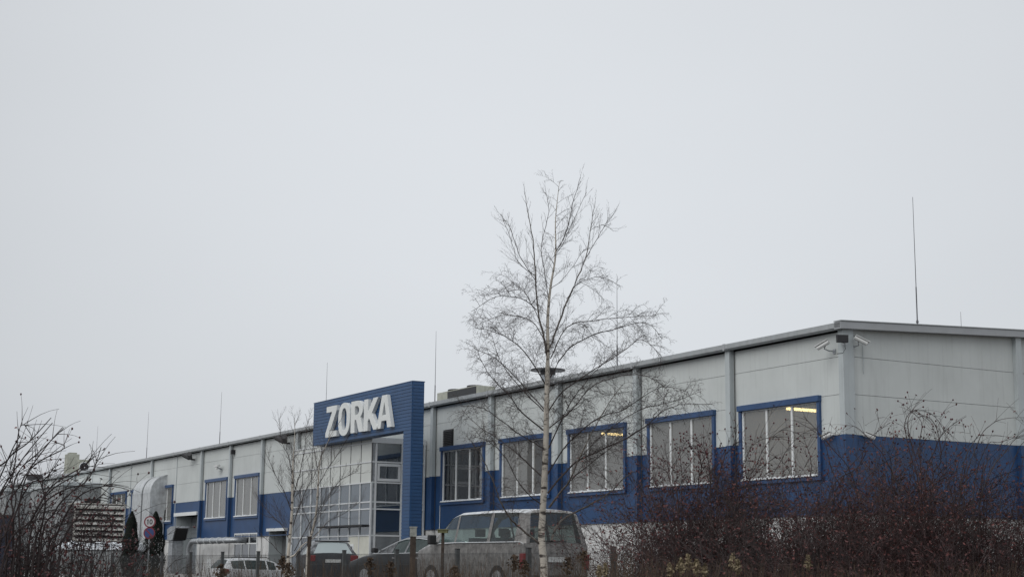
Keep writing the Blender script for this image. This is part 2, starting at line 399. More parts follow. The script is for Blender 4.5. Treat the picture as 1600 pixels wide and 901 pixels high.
# end fascia along the verge
m=MB()
for a,b in ((.36,-20.),(-20.,-40.)):
    f0=zE+.02+slope*(max(0,-a) if a>-20 else 20);f1=zE+.02+slope*(20 if b==-20. else 0)
    if a==.36: f0=zE+.02-slope*.3
    m.prism([(a,f0-.10),(b,f1-.10),(b,f1+.13),(a,f0+.13)],-.30,.02,lambda p,q_,w:(w,p,q_))
m.build('verge_fascia',M['fascia'],fb)
m=MB()
for a,b in ((.36,-20.),(-20.,-40.)):
    f0=zE+.02+slope*(max(0,-a) if a>-20 else 20);f1=zE+.02+slope*(20 if b==-20. else 0)
    m.prism([(a,f0+.132),(b,f1+.132),(b,f1+.165),(a,f0+.165)],-.32,.04,lambda p,q_,w:(w,p,q_))
m.build('verge_cap',M['gutter'],fb)
# roof
m=MB()
m.prism([(.3,zE+.0),(-20,zE+slope*20+.02),(-40,zE),(-40,zE+.12),(-20,zE+slope*20+.15),(.3,zE+.1)],.03,T1,lambda p,q_,w:(w,p,q_))
m.build('roof',M['roof'],fb)
# gutter in lengths
nG=22
for i in range(nG):
    a=(-.28 if i==0 else i*6+.012); b=(i+1)*6-.012
    q=MB(); q.prism([(.36,zE+.12),(.36,zE-.05),(.30,zE-.10),(.17,zE-.10),(.17,zE+.0),(.21,zE+.12)],a,b,lambda p,q_,w:(w,p,q_))
    q.build('gutter',M['gutter'],fb)
for i in range(1,22):
    q=MB(); q.box(i*6-.05,i*6+.05,.30,.372,zE-.105,zE+.14); q.build('gutter_bracket',M['fascia'],fb)
# other two walls so the hall is closed
m=MB(); m.box(T1-.12,T1,-W1_,0,0,zE+.05).box(0,T1,-W1_,-W1_+.12,0,zE+.05); m.build('rear_walls',M['grey'],fb)
# interior
m=MB(); m.box(.3,T1-.3,-12.1,-12,.9,zE-.1); m.build('inner_wall',M['inside'],fb)
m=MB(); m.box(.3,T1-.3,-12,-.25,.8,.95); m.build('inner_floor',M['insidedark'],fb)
m=MB(); m.box(.3,T1-.3,-12,-.25,zE-.25,zE-.2); m.build('inner_ceiling',M['inside'],fb)
m=MB()
MB().box(12.1,12.2,-12,-.25,.95,zE-.25).build('light_partition',M['inside'],fb)
MB().box(6.25,6.35,-12,-.25,.95,zE-.25).build('light_partition',M['inside'],fb)
for t in (24.3,29.6,49,53.5,66,71.9): m.box(t,t+.1,-12,-.25,.95,zE-.25)
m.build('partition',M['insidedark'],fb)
# windows
def window(t0,t1,kind):
    a,b=t0+.12,t1-.12
    f=MB()
    f.box(t0,t1,-.06,.16,WZ1,WZ1+.20)                # head flashing
    f.box(t0+.02,t0+.16,-.06,.10,WZ0-.1,WZ1).box(t1-.16,t1-.02,-.06,.10,WZ0-.1,WZ1)
    f.box(t0+.02,t1-.02,-.06,.11,WZ0-.14,WZ0-.0)
    w=f.build('window_surround',M['bluetrim'],fb,bevel=.006)
    a+=.04;b-=.04
    fr=MB(); W=.055
    fr.box(a,b,-.04,.03,WZ1-.05,WZ1-.003).box(a,b,-.04,.03,WZ0+.003,WZ0+.07)
    n=3
    for i in range(n+1):
        x=a+(b-a)*i/n; x=min(max(x,a+.033),b-.033)
        fr.box(x-.045,x+.045,-.038,.034,WZ0+.07,WZ1-.05)
    fr.build('frame',M['white'],w)
    p=MB(); p.box(a+.01,b-.01,-.018,-.010,WZ0+.05,WZ1-.04)
    p.build('pane',M['panedark'] if kind==4 else M['pane'],w)
    s=MB(); s.box(a-.02,b+.02,-.03,.15,WZ0,WZ0+.02); s.build('sill',M['white'],w)
    sn=MB(); n2=int((b-a)/.12)
    for i in range(n2):
        x=a+.01+(b-a-.02)*i/n2; h=.02+.045*R_.random()
        if kind<5 or R_.random()<.7: sn.box(x,x+(b-a-.02)/n2,.036,.13+.02*R_.random(),WZ0+.02,WZ0+.02+h)
    sn.build('sill_snow',M['snow'],w)
    if kind in (5,6,7,8):
        bl=MB(); k=26
        for i in range(k):
            x=a+.08+(b-a-.16)*i/k
            if kind==8 and i%3==1: continue
            bl.box(x,x+(b-a)/k*.82,-.20,-.185,WZ0+.12+(.35 if kind==6 and i>20 else 0),WZ1-.06)
        bl.build('blind',M['blind'],w)
    if kind==4:
        bl=MB(); bl.box(a+.1,a+1.28,-.25,-.22,WZ0+.05,WZ1-.05); bl.build('blind',M['inside'],w)
for a,b,kd in wins: window(a,b,kd)
# glazing in the low window
a,b,c,d=lowwin
f=MB(); f.box(a,b,-.06,.02,d-.07,d).box(a,b,-.06,.02,c,c+.07).box(a,b,-.058,.018,c+1.05,c+1.13)
for i in range(4):
    x=a+.035+(b-a-.07)*i/3; f.box(x-.035,x+.035,-.056,.022,c+.07,d-.07)
w=f.build('low_window_frame',M['white'],fb)
MB().box(a,b,-.03,-.02,c,d).build('pane',M['panedark'],w)
# recessed doors
a,b,c,d=door1
m=MB(); m.box(a,b,-1.2,-1.15,1.0,d); dd=m.build('loading_door',M['doorlight'],fb)
m=MB()
for i in range(14): m.box(a+.05,b-.05,-1.15,-1.12,1.05+i*.28,1.05+i*.28+.24)
m.build('door_panel',M['doorlight'],dd)
MB().box(a,a+.06,-1.15,.02,1.0,d).build('door_jamb',M['grey2'],dd); MB().box(b-.06,b,-1.15,.02,1.0,d).build('door_jamb',M['grey2'],dd)
m=MB(); m.box(a-.1,b+.1,-.02,.16,d-.02,d+.22); m.build('door_lintel',M['white'],dd)
a,b,c,d=door2
m=MB(); m.box(a,b,-.9,-.85,1.0,d); dd=m.build('side_door',M['door'],fb)
MB().box(a,a+.05,-.85,.02,1.0,d).build('door_jamb',M['grey2'],dd); MB().box(b-.05,b,-.85,.02,1.0,d).build('door_jamb',M['grey2'],dd)
m=MB(); m.box(a-.08,b+.08,-.02,.18,d-.01,d+.16); m.build('door_lintel',M['white'],dd)
m=MB(); m.tube([(a+.5,-.80,2.0),(a+.5,-.76,2.0),(a+.65,-.76,2.0)],.015,6); m.build('door_handle',M['chrome'],dd)
# dark wall vent above the dark window
m=MB(); m.box(27.98,29.0,.005,.05,5.82+ZE,6.63+ZE); vn=m.build('wall_vent',M['darkmetal'],fb)
m=MB()
for i in range(9): m.prism([(.05,5.86+ZE+i*.085),(.09,5.83+ZE+i*.085),(.095,5.85+ZE+i*.085),(.05,5.90+ZE+i*.085)],28.02,28.96,lambda p,q_,w:(w,p,q_))
m.build('slat',M['black'],vn)
m=MB(); m.tube([(29.25,.03,3.0+ZE),(29.25,.05,1.0)],.018,6); m.build('ground_conductor',M['alu'],fb)
# conduit on the gable
m=MB(); m.tube([(-.03,-.33,7.72+ZE),(-.03,-.82,7.66+ZE),(-.03,-.82,6.45+ZE)],.012,6); m.build('cable_conduit',M['grey2'],fb)
# lamps inside
for (x,y,v0,v1) in ((1230,638,-1.2,-4.6),(941,677,-1.5,-5.2),):
    t,z=fac(x,y,v0)
    m=MB(); m.box(t-.06,t+.06,v1,v0,z-.045,z+.045); l=m.build('tube_lamp',M['lamp'],fb)
    m=MB(); m.box(t-.07,t+.07,v1-.05,v0+.05,z+.05,z+.10); m.build('lamp_housing',M['white'],l)
    m=MB(); m.tube([(t,v0-.3,z+.09),(t,v0-.3,zE-.25)],.008,4).tube([(t,v1+.3,z+.09),(t,v1+.3,zE-.25)],.008,4); m.build('lamp_hanger',M['rod'],l)
t,z=fac(1203,693,-2.6)
m=MB(); m.box(t-.07,t+.07,-3.3,-2.6,z-.06,z+.06); l=m.build('tube_lamp',M['lamp'],fb)

# ------------------------------------------------------------------ entrance portal with letters
PV=3.6
tR,_=fac(645,595.5,PV); tL,_=fac(491,630.5,PV); zt=fac(645,595.5,PV)[1]; zb=fac(631,673,PV)[1]; tI=fac(631,673,PV)[0]
po=empty('entrance_portal',bpt((tR+tI)/2,PV-.3,1.0),FROT,'blue ribbed L-shaped entrance frame carrying big white letters','entrance frame')
ox,oy,oz=(tR+tI)/2,PV-.3,1.0
def PB(m,x0,x1,y0,y1,z0,z1): m.box(x0-ox,x1-ox,y0-oy,y1-oy,z0-oz,z1-oz)
m=MB(); PB(m,tI+.004,tL,PV-.6,PV,zb,zt); pan=m.build('sign_panel',M['bluesign'],po)
m=MB(); n=14; hh=(zt-zb)/n
for i in range(n): PB(m,tI,tL-.02,PV+.002,PV+.022,zb+i*hh+.014,zb+(i+1)*hh-.014)
m.build('cassette_rib',M['bluesign'],pan)
m=MB(); PB(m,tR,tI,PV-.6,PV,1.0,zt); lg=m.build('leg',M['bluesign'],po)
m=MB(); n=int((zt-1.0)/hh)
for i in range(n):
    z1=zt-i*hh-.014;z0=z1-hh+.028
    PB(m,tR+.02,tI,PV+.002,PV+.022,z0,z1)
    PB(m,tR-.022,tR-.002,PV-.58,PV-.02,z0,z1)
m.build('cassette_rib',M['bluesign'],lg)
m=MB(); PB(m,tR-.03,tL+.01,PV-.62,PV+.03,zt,zt+.04); m.build('coping',M['bluetrim'],po)
# letters: outlines in (x right as read, y up), unit height 1
LET={
'Z':([[(0,1),(.62,1),(.62,.84),(.25,.19),(.64,.19),(.64,0),(-.03,0),(-.03,.15),(.34,.81),(0,.81)]],.64),
'O':([],.72),
'R':([],.66),
'K':([[(0,0),(0,1),(.20,1),(.20,.58),(.46,1),(.70,1),(.40,.54),(.74,0),(.49,0),(.27,.38),(.20,.29),(.20,0)]],.72),
'A':([[(0,0),(.26,1),(.52,1),(.80,0),(.58,0),(.53,.22),(.26,.22),(.21,0)],[(.295,.40),(.49,.40),(.40,.80)]],.80)}
def ell(cx,cy,a,b,n=28,p=2.35):
    o=[]
    for i in range(n):
        th=2*math.pi*i/n; c,s=math.cos(th),math.sin(th)
        o.append((cx+a*abs(c)**(2/p)*(1 if c>=0 else -1),cy+b*abs(s)**(2/p)*(1 if s>=0 else -1)))
    return o
LET['O']=([ell(.37,.5,.37,.515),ell(.37,.5,.165,.345)],.74)
def arc(cx,cy,a,b,t0,t1,n=10): return [(cx+a*math.cos(rad(t0+(t1-t0)*i/n)),cy+b*math.sin(rad(t0+(t1-t0)*i/n))) for i in range(n+1)]
LET['R']=([[(0,0),(0,1)]+arc(.33,.71,.29,.29,90,-55)+[(.66,0),(.43,0),(.28,.40),(.20,.40),(.20,0)],
           [(.20,.56)]+arc(.30,.695,.12,.135,-90,90,8)+[(.20,.83)]],.66)
LV=PV+.22
def letter(ch,xpix0,xpix1,ytop,ybot):
    tl,_=fac(xpix0,(ytop+ybot)/2,LV); tr,_=fac(xpix1,(ytop+ybot)/2,LV)
    xm=(xpix0+xpix1)/2
    z1=fac(xm,ytop,LV)[1]; z0=fac(xm,ybot,LV)[1]
    loops,wd=LET[ch]
    xs=[p[0] for l in loops for p in l]; mn,mxx=min(xs),max(xs)
    cu=bpy.data.curves.new('letter','CURVE'); cu.dimensions='2D'; cu.fill_mode='BOTH'; cu.extrude=.085; cu.bevel_depth=.008; cu.offset=-.008
    for l in loops:
        sp_=cu.splines.new('POLY'); sp_.points.add(len(l)-1); sp_.use_cyclic_u=True
        for i,p in enumerate(l):
            sp_.points[i].co=((p[0]-mn)/(mxx-mn)*abs(tl-tr),p[1]*(z1-z0),0,1)
    tmp=bpy.data.objects.new('tmp',cu); C.objects.link(tmp)
    dg=bpy.context.evaluated_depsgraph_get(); me=bpy.data.meshes.new_from_object(tmp.evaluated_get(dg))
    bpy.data.objects.remove(tmp); me.materials.clear(); me.materials.append(M['letter']); me.name='letter'
    # curve plane (x,y) -> local (-x, , z)
    for v in me.vertices:
        x,y,z=v.co; v.co=(tl-x-ox,(LV-.093+z)-oy,z0+y-oz)
    me.flip_normals() if False else None
    me.polygons.foreach_set('use_smooth',[False]*len(me.polygons))
    o=bpy.data.objects.new('letter',me); C.objects.link(o); o.parent=po
    o['label']='raised white letter '+ch
    return o
letter('Z',509.0,526.0,634.2,682.0)
letter('O',528.3,546.5,629.5,679.5)
letter('R',548.2,567.8,625.5,675.0)
letter('K',568.5,591.5,622.0,671.5)
letter('A',588.8,611.8,616.8,668.0)

# ------------------------------------------------------------------ glazed vestibule
BV=3.0; bt0=30.9; bt1=41.2
ve=empty('glass_vestibule',bpt(36,1.5,1.0),FROT,'glazed entrance box with pale upper panels under the blue frame','entrance hall')
ox,oy,oz=36,1.5,1.0
rows=[v+ZE for v in (6.24,6.03,5.08,4.08,3.13,2.79,1.51)]+[1.02]
step=(bt1-bt0)/8
m=MB(); PB(m,bt0,bt1,.25,BV-.02,6.10+ZE,6.28+ZE); m.build('roof',M['grey2'],ve)
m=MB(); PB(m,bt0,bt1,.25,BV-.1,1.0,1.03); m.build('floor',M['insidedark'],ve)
m=MB(); PB(m,bt0+.1,bt1,.26,.3,1.03,6.1+ZE); PB(m,bt1-.05,bt1,.3,BV-.05,1.03,6.1+ZE); m.build('rear_wall',M['inside'],ve)
m=MB(); PB(m,bt0+.1,bt1-.1,.3,BV-.1,2.9+ZE,3.05+ZE); m.build('upper_floor',M['inside'],ve)
m=MB(); PB(m,bt0+.35,bt0+1.6,.3,1.2,3.3+ZE,6.0+ZE); PB(m,bt0+.35,bt0+1.6,.3,1.2,1.2,1.9+ZE); m.build('inner_column',M['blind'],ve)
m=MB()
for i in range(8):
    a=bt0+i*step+.03;b=a+step-.06
    for zi in (0,1,2):
        PB(m,a,b,BV-.05,BV-.01,rows[zi+1]+.025,rows[zi]-.02)
m.build('pale_panel',M['spandrel'],ve)
m=MB(); PB(m,bt0+.03,bt1-.02,BV-.045,BV-.03,rows[6]+.02,rows[3]-.02); m.build('front_glass',M['paneblue'],ve)
m=MB(); PB(m,bt0+2*step+.04,bt1-.02,BV-.046,BV-.034,1.05,rows[6]-.02); m.build('door_glass',M['paneblue'],ve)
m=MB()
PB(m,bt0+.03,bt0+2*step,BV-.05,BV-.012,1.03,rows[6]-.02)
m.build('white_entry_panel',M['blind'],ve)
m=MB()
PB(m,bt0+1.9,bt0+3.4,BV-.011,BV+.02,1.03,1.06+ZE+.05)
dr=m.build('entrance_door',M['white'],ve)
m=MB(); PB(m,bt0+2.0,bt0+2.6,BV+.021,BV+.026,1.5,1.0+ZE); PB(m,bt0+2.7,bt0+3.3,BV+.021,BV+.026,1.5,1.0+ZE); m.build('door_pane',M['panedark'],dr)
m=MB()
for i in range(9):
    x=bt0+i*step; x=min(x,bt1-.03)
    PB(m,x-.034,x+.034,BV-.06,BV+.02,1.03,rows[3]-.003)
for z in rows[:-1]: PB(m,bt0,bt1,BV-.058,BV+.026,z-.03,z+.03)
m.build('front_mullion',M['alu'],ve)
for i in range(9):
    m=MB(); x=bt0+i*step; x=min(x,bt1-.03); PB(m,x-.022,x+.022,BV-.06,BV+.004,rows[3]+.03,rows[0]); m.build('panel_joint',M['door'],ve)
# side glazing, facing along -t
m=MB(); PB(m,bt0+.02,bt0+.03,.2,2.72,1.05,6.0+ZE); m.build('side_glass',M['paneside'],ve)
m=MB(); PB(m,bt0+.012,bt0+.03,2.80,BV-.06,1.05,6.0+ZE); m.build('corner_panel',M['galv'],ve)
m=MB()
for y in (2.76,1.35,.12): PB(m,bt0-.03,bt0+.05,y-.045,y+.045,1.03,6.0+ZE)
for z in rows[2:7]: PB(m,bt0-.024,bt0+.045,.1,BV-.03,z-.035,z+.035)
PB(m,bt0-.04,bt0+.06,.03,BV+.01,6.01+ZE,6.26+ZE)
# opening sash
for y0,y1 in ((1.42,2.68),):
    for z0,z1 in ((4.15+ZE,4.22+ZE+.06),(4.88+ZE,5.01+ZE)): PB(m,bt0-.02,bt0+.04,y0,y1,z0,z1)
    for y in (y0+.06,y1-.06): PB(m,bt0-.019,bt0+.041,y-.06,y+.06,4.28+ZE,4.88+ZE)
m.build('side_mullion',M['alu'],ve)
m=MB(); PB(m,bt0+.05,bt0+5.8,BV+.03,BV+.42,1.95+ZE,2.03+ZE); m.build('canopy',M['darkmetal'],ve)

# ------------------------------------------------------------------ rooftop and wall equipment (own things)
def fthing(name,t,v,z,label,cat,group=None): return empty(name,bpt(t,v,z),FROT,label,cat,group)
# lightning rods
rods=[(1426,308,1.0,'tall lightning rod above the gable end of the hall'),(1501,487,1.0,'short lightning rod tip beyond the gable roof edge'),
 (964,435,0,'lightning rod rising behind the right side of the big birch crown'),(681.5,517,0,'lightning rod on the roof just right of the blue entrance frame'),
 (511.5,566,0,'lightning rod rising behind the top of the blue sign panel'),(346.5,612,0,'lightning rod above the pair of cream-blinded windows'),
 (232.5,643,0,'lightning rod above the silver wall ducts'),(153,665,0,'faint lightning rod right of the beige rooftop air unit'),(89.5,680,0,'faint lightning rod left of the beige rooftop air unit')]
for i,(x,y,k,lab) in enumerate(rods):
    if i==0: v=-3.4; t=1.4
    elif i==1: v=-12; t=18
    else: v=-3.0
    if i>1: t,z=fac(x,y,v)
    else:
        # find t so that the tip projects on x
        P=bpt(t,v); z=0
        for _ in range(20):
            q=at(x,y,P.y); 
            dt=(q.x-P.x)/Dv.x*.0
            v-= (q.x-P.x)/Rv.x; P=bpt(t,v)
        z=at(x,y,P.y).z
    zb_=zE+slope*(-v)+.05
    r=fthing('lightning_rod',t,v,zb_,lab,'lightning rod','lightning rods on the hall roof')
    h=z-zb_
    m=MB(); m.tube([(0,0,0),(0,0,h*.35)],.022 if i==0 else .03,6); m.tube([(0,0,h*.35),(0,0,h)],[.014 if i==0 else .018,.008],6); m.build('mast',M['rod'],r)
    m=MB(); m.box(-.2,.2,-.2,.2,-.05,.08); m.build('foot',M['plinth'],r)
    if h>2.5:
        m=MB(); m.lathe([(.03,h*.09),(.05,h*.10),(.03,h*.115)],8); m.build('clamp',M['rod'],r)
# small pins on the roof edge
m=MB()
# rooftop HVAC unit right of portal
v=-2.6
tl,zt_=fac(683,611,v); tr,_=fac(745,607,v); zb_=zE+.1
hv=fthing('rooftop_unit',tr,v,zb_,'twin-fan cooling unit on the roof between entrance frame and birch','air conditioner')
L=tl-tr; H=fac(712,608,v)[1]-zb_
m=MB(); m.box(0,L,-1.1,0,.1,H); m.build('casing',M['acbeige'],hv,bevel=.02)
m=MB(); m.box(.05,L*.72,.001,.02,.16,H-.05); m.build('grille',M['black'],hv)
for k in (.26,.74):
    m=MB(); m.lathe([(.42,H),(.46,H+.02),(.46,H+.10),(.40,H+.12),(.1,H+.13)],20,(L*k,-.55)); m.build('fan_cowl',M['darkmetal'],hv)
m=MB(); m.box(.1,.2,-1,0,0,.1).box(L-.2,L-.1,-1,0,0,.1); m.build('rail',M['galv'],hv)
# flat dark roof ventilator behind the birch trunk
v=-2.2; tc_,zc=fac(856,579,v)
rv=fthing('roof_ventilator',tc_,v,zE+.05,'flat dark disc-topped roof ventilator behind the birch trunk','ventilator')
hh_=zc-zE-.05
m=MB(); m.lathe([(.30,0),(.30,hh_-.18)],16); m.build('duct',M['galv'],rv,smooth=False)
m=MB(); m.lathe([(.35,hh_-.02),(.82,hh_+.0),(.82,hh_+.05),(.2,hh_+.12)],24); m.build('cap',M['darkmetal'],rv)
m=MB(); m.lathe([(.31,hh_-.22),(.36,hh_-.18),(.36,hh_-.03)],20); m.build('collar',M['darkmetal'],rv)
# beige tall box and fan unit at the far left
v=-1.5; t0,_=fac(121,735,v); t1,_=fac(102,735,v); _,z1=fac(112,708,v)
ac=fthing('rooftop_box',(t0+t1)/2,v,zE,'tall beige box standing on the roof edge left of the fan unit','air handling box')
w_=(t1-t0); m=MB(); m.box(-.6,.6,-.55,.55,0,z1-zE-.1); m.build('casing',M['acbeige'],ac,bevel=.02)
m=MB(); m.box(-.4,.4,-.35,.35,z1-zE-.1,z1-zE+.05); m.build('top_cap',M['acbeige'],ac)
t0,_=fac(138,735,v); t1,_=fac(122,735,v); _,z1=fac(130,718,v)
ac=fthing('fan_unit',(t0+t1)/2,v,zE,'beige outdoor unit with round fan on the roof edge','air conditioner')
w_=(t1-t0); hh_=z1-zE
m=MB(); w_=1.6; m.box(-w_*.16,w_*.16,-.5,.5,.1,hh_); m.build('casing',M['acbeige'],ac,bevel=.02)
# round fan on the face that looks along the facade towards the viewer
m=MB(); 
pts=[(-w_*.16-.02,.42*math.cos(a_*math.pi/12),hh_*.55+.42*math.sin(a_*math.pi/12)) for a_ in range(24)]
b0=len(m.v); m.v+=pts; m.f.append(tuple(range(24))); m.build('fan_disc',M['black'],ac)
m=MB(); m.tube([(-w_*.16-.04,.44*math.cos(a_*math.pi/12),hh_*.55+.44*math.sin(a_*math.pi/12)) for a_ in range(25)],.03,5); m.box(-w_*.16-.05,-w_*.16-.03,-.07,.07,hh_*.55-.07,hh_*.55+.07); m.build('fan_guard',M['alu'],ac)
m=MB(); m.box(-.3,.3,-.7,-.6,0,.1).box(-.3,.3,.6,.7,0,.1); m.build('foot',M['galv'],ac)
# dark vent + railing at far left roof
v=-1.0; t0,z0=fac(54,748,v); ac=fthing('roof_cowl',t0,v,zE,'dark squat cowl on the roof at the far left end','ventilator')
m=MB(); m.lathe([(.35,0),(.35,.35),(.75,.4),(.75,.95),(.6,1.0)],14); m.build('cowl_body',M['darkmetal'],ac)
v=-2.0; t0,z0=fac(100,733,v); t1,_=fac(48,736,v)
ac=fthing('roof_railing',t0,v,zE,'thin steel railing along the far left roof','railing')
m=MB()
for z in (z0-zE,z0-zE-.45): m.tube([(0,0,z),((t1-t0),0,z)],.03,5)
for i in range(6): m.tube([((t1-t0)*i/5,0,0),((t1-t0)*i/5,0,z0-zE)],.03,5)
m.build('rail',M['galv'],ac)

# CCTV cameras & floodlight at the near corner
def cctv(x,y,v,t,dirv,label,ln=.46,r=.07,grp='cctv cameras by the near corner'):
    o=empty('security_camera',bpt(t,v,y),FROT,label,'security camera',grp)
    d=Vector(dirv).normalized()
    m=MB(); a=Vector((0,0,0)); m.tube([a-d*ln*.5,a+d*ln*.5],[r,r],8); o1=m.build('housing',M['cctv'],o)
    m=MB(); s=d.cross(Vector((0,0,1))).normalized()
    u=s.cross(d).normalized()
    q=[a-d*ln*.5-s*r*1.25+u*r*1.02,a-d*ln*.5+s*r*1.25+u*r*1.02,a+d*ln*.62+s*r*1.25+u*r*1.02,a+d*ln*.62-s*r*1.25+u*r*1.02]
    q2=[p+u*.02 for p in q]
    m.v+=[tuple(p) for p in q+q2]; m.f+=[(0,1,2,3),(7,6,5,4),(0,4,5,1),(1,5,6,2),(2,6,7,3),(3,7,4,0)]
    m.build('sunshield',M['cctv'],o1)
    m=MB(); m.tube([a+d*ln*.5,a+d*(ln*.5+.01)],r*.8,8); m.build('lens',M['black'],o1)
    return o,a,d
t,z=fac(1286,539,.5)
o,a,d=cctv(1286,z,.5,t,(.86,.35,-.42),'white camera left of the corner floodlight, pointing left')
m=MB(); m.tube([a-d*.12,(a+Vector((0,-.05,-.12))),(0,-.25,-.17),(0,-.49,-.17)],.022,6); m.box(-.06,.06,-.5,-.46,-.24,-.1); m.build('bracket',M['galv'],o)
t,z=endw(1333,534,0)
o,a,d=cctv(1333,z,-t,-.38,(-.42,-.80,-.45),'white camera right of the corner floodlight, pointing down along the gable')
m=MB(); m.tube([a-d*.1,(.1,.02,-.15),(.26,.05,-.17),(.37,.05,-.17)],.022,6); m.box(.33,.37,-.01,.11,-.24,-.1); m.build('bracket',M['galv'],o)
P=at(1316,529,CY0-.35)
o=empty('floodlight',P,FROT-rad(112),'black square floodlight on the near corner between two cameras','floodlight')
m=MB(); m.prism([(-.13,-.10),(.13,-.10),(.15,.10),(-.15,.10)],-.19,.19,lambda p,q_,w:(w,p*.5,q_*1.25)); m.build('housing',M['darkmetal'],o,bevel=.01)
m=MB(); m.box(-.14,.14,.066,.074,-.08,.08); m.build('lens',M['panedark'],o)
m=MB(); m.tube([(0,0,-.1),(.0,-.1,-.22),(.0,-.38,-.22)],.018,6); m.build('bracket',M['galv'],o)
m=MB(); m.tube([(.05,-.05,-.1),(.06,-.1,-.35),(-.05,-.15,-.5),(-.25,-.15,-.52)],.012,5); m.build('cable',M['darkmetal'],o)
# small white cameras at the top of the blue band
for (x,y,e_,lab) in ((1292,681,0,'small white camera at the blue band left of the corner post'),(1352,681.5,1,'small white camera at the blue band right of the corner post')):
    if e_==0:
        t,z=fac(x,y,.2); o,a,d=cctv(x,z,.2,t,(.8,.3,-.35),lab,.36,.075)
        m=MB(); m.tube([a-d*.1,(-.16,-.1,0.05),(-.2,-.19,.05)],.03,6); m.build('bracket',M['cctv'],o)
    else:
        t,z=endw(x,y,0); o,a,d=cctv(x,z,-t,-.2,(-.3,-.85,-.3),lab,.36,.075)
        m=MB(); m.tube([a-d*.1,(.1,.12,.05),(.19,.15,.05)],.03,6); m.build('bracket',M['cctv'],o)
# flood lamps along the eave (dark V-shaped)
for (x,y,lab) in ((442,689,'dark twin floodlight under the eave left of the sign panel'),(295,715,'dark twin floodlight under the eave above the loading door')):
    t,z=fac(x,y,.45)
    o=fthing('floodlight',t,.45,z,lab,'floodlight','dark floodlights under the eave')
    m=MB()
    for s in (-1,1):
        dx=Vector((s*.5,.25,.25)).normalized(); c=Vector((s*.36,.05,.12)); 
        m.tube([c-dx*.32,c+dx*.32],[.15,.17],8)
    m.build('lamp_head',M['darkmetal'],o)
    m=MB(); m.tube([(0,0,0),(0,-.2,-.1),(0,-.44,-.1)],.06,6); m.build('bracket',M['darkmetal'],o)
t,z=fac(340,730,.3); o=fthing('security_camera',t,.3,z,'small white camera above the left cream-blinded window','security camera')
m=MB(); m.box(-.4,.4,-.05,.15,.05,.16); m.box(-.15,.15,0,.12,-.12,.05); m.build('housing',M['cctv'],o)
m=MB(); m.tube([(0,0,0),(0,-.29,-.1)],.04,6); m.build('bracket',M['galv'],o)
t,z=fac(358.5,706,.25); o=fthing('alarm_siren',t-.35,.25,z,'tiny black box beside a pilaster above the cream-blinded windows','alarm box')
m=MB(); m.box(-.14,.14,-.24,0,-.14,.14); m.build('housing',M['black'],o)
m=MB(); m.box(-.1,.1,0.001,.015,-.1,.1); m.build('cover',M['darkmetal'],o)

# insulated ducts out of the wall
def duct(t0,t1,label):
    o=fthing('insulated_duct',(t0+t1)/2,0,0,label,'duct','silver insulated ducts on the wall')
    # profile in (v,z): leaves wall at top, bends down. outer v=2.6
    V=DV; top=DZ; rr=1.35
    outer=[(0,top)]+[(V-rr+rr*math.sin(rad(a)),top-rr+rr*math.cos(rad(a))) for a in range(0,91,10)]+[(V,1.0)]
    th=DV*.98
    m=MB()
    inner=[(V*.08,1.0),(V*.08,top-2.6),(0,top-2.6)]
    poly=outer+inner
    w=(t1-t0)/2
    m.prism(poly,-w,w,lambda p,q_,ww:(ww,p,q_)); o1=m.build('elbow',M['foil'],o)
    m=MB()
    for z in [2.2+i*1.15 for i in range(5)]: m.box(-w-.012,w+.012,.3,V+.012,z,z+.05)
    m.build('clamp_band',M['foil'],o1)
DV=1.6
def seen(t,v,z):  # image x of a building point
    p=bpt(t,v,z); q=p-Vector((0,0,EYE)); d=q.y*cp+q.z*sp; u=q.z*cp-q.y*sp
    X=F*q.x/d;Y=-F*u/d
    return 800+cr*X-sr*Y,450.5+sr*X+cr*Y
# right duct: near face hits the wall at x=262, top y=740
tN,zN=fac(262,741,0)
DZ=zN
for _ in range(30):
    xx,_y=seen(tN,DV,5); DV+= (xx-233)*.05
duct(tN,tN+1.9,'right one of two silver insulated wall ducts, side face in view')
duct(tN+2.3,tN+4.6,'left one of two silver insulated wall ducts, partly hidden by the right one')

# hood and pipe in front of the loading door
t0,z0=fac(297,822,0.2)
o=fthing('exhaust_hood',t0,.2,1.0,'metal weather hood with black mouth in front of the loading door','vent hood')
zz=z0-1.0
hv_=MB(); hv_.prism([(-.55,zz+.0),(-.62,zz-.12),(-.05,zz-.95),(1.1,zz-1.0),(1.3,zz-.2),(.5,zz+.0)],.25,1.25,lambda p,q_,w:(p,w,q_)); hv_.build('hood',M['galv'],o)
m=MB(); m.prism([(-.66,zz-.16),(-.63,zz-.13),(-.07,zz-.92),(-.1,zz-.95)],.33,1.17,lambda p,q_,w:(p,w,q_)); m.build('mouth',M['black'],o)
m=MB(); m.box(.2,1.1,.35,1.15,0,zz-1.0); m.build('stand',M['galv'],o)
ta,za=fac(364,843,.9); tb,_=fac(296,843,.9)
o=fthing('steel_pipe',tb,.9,1.0,'fat shiny pipe bending over from the hood to the low window','pipe')
r=.19; zc=za-1.0
path=[(.75,0,0),(.72,0,zc-1.2)]+[(.72-.9*(1-math.cos(rad(a)))-0,0,zc-.9+.9*math.sin(rad(a))) for a in range(0,91,15)]
path=[(0.0,0,0),(0,0,zc-.9)]+[(-.9*(1-math.cos(rad(a))),0,zc-.9+.9*math.sin(rad(a))) for a in range(15,91,15)]+[(ta-tb,0,zc),(ta-tb,-.85,zc)]
m=MB(); m.tube(path,r,14); m.build('pipe_run',M['galv'],o,smooth=True)
m=MB()
for i in range(1,6): x=-.9+(ta-tb+.9)*i/6; m.tube([(x-.04,0,zc),(x+.04,0,zc)],r+.03,14)
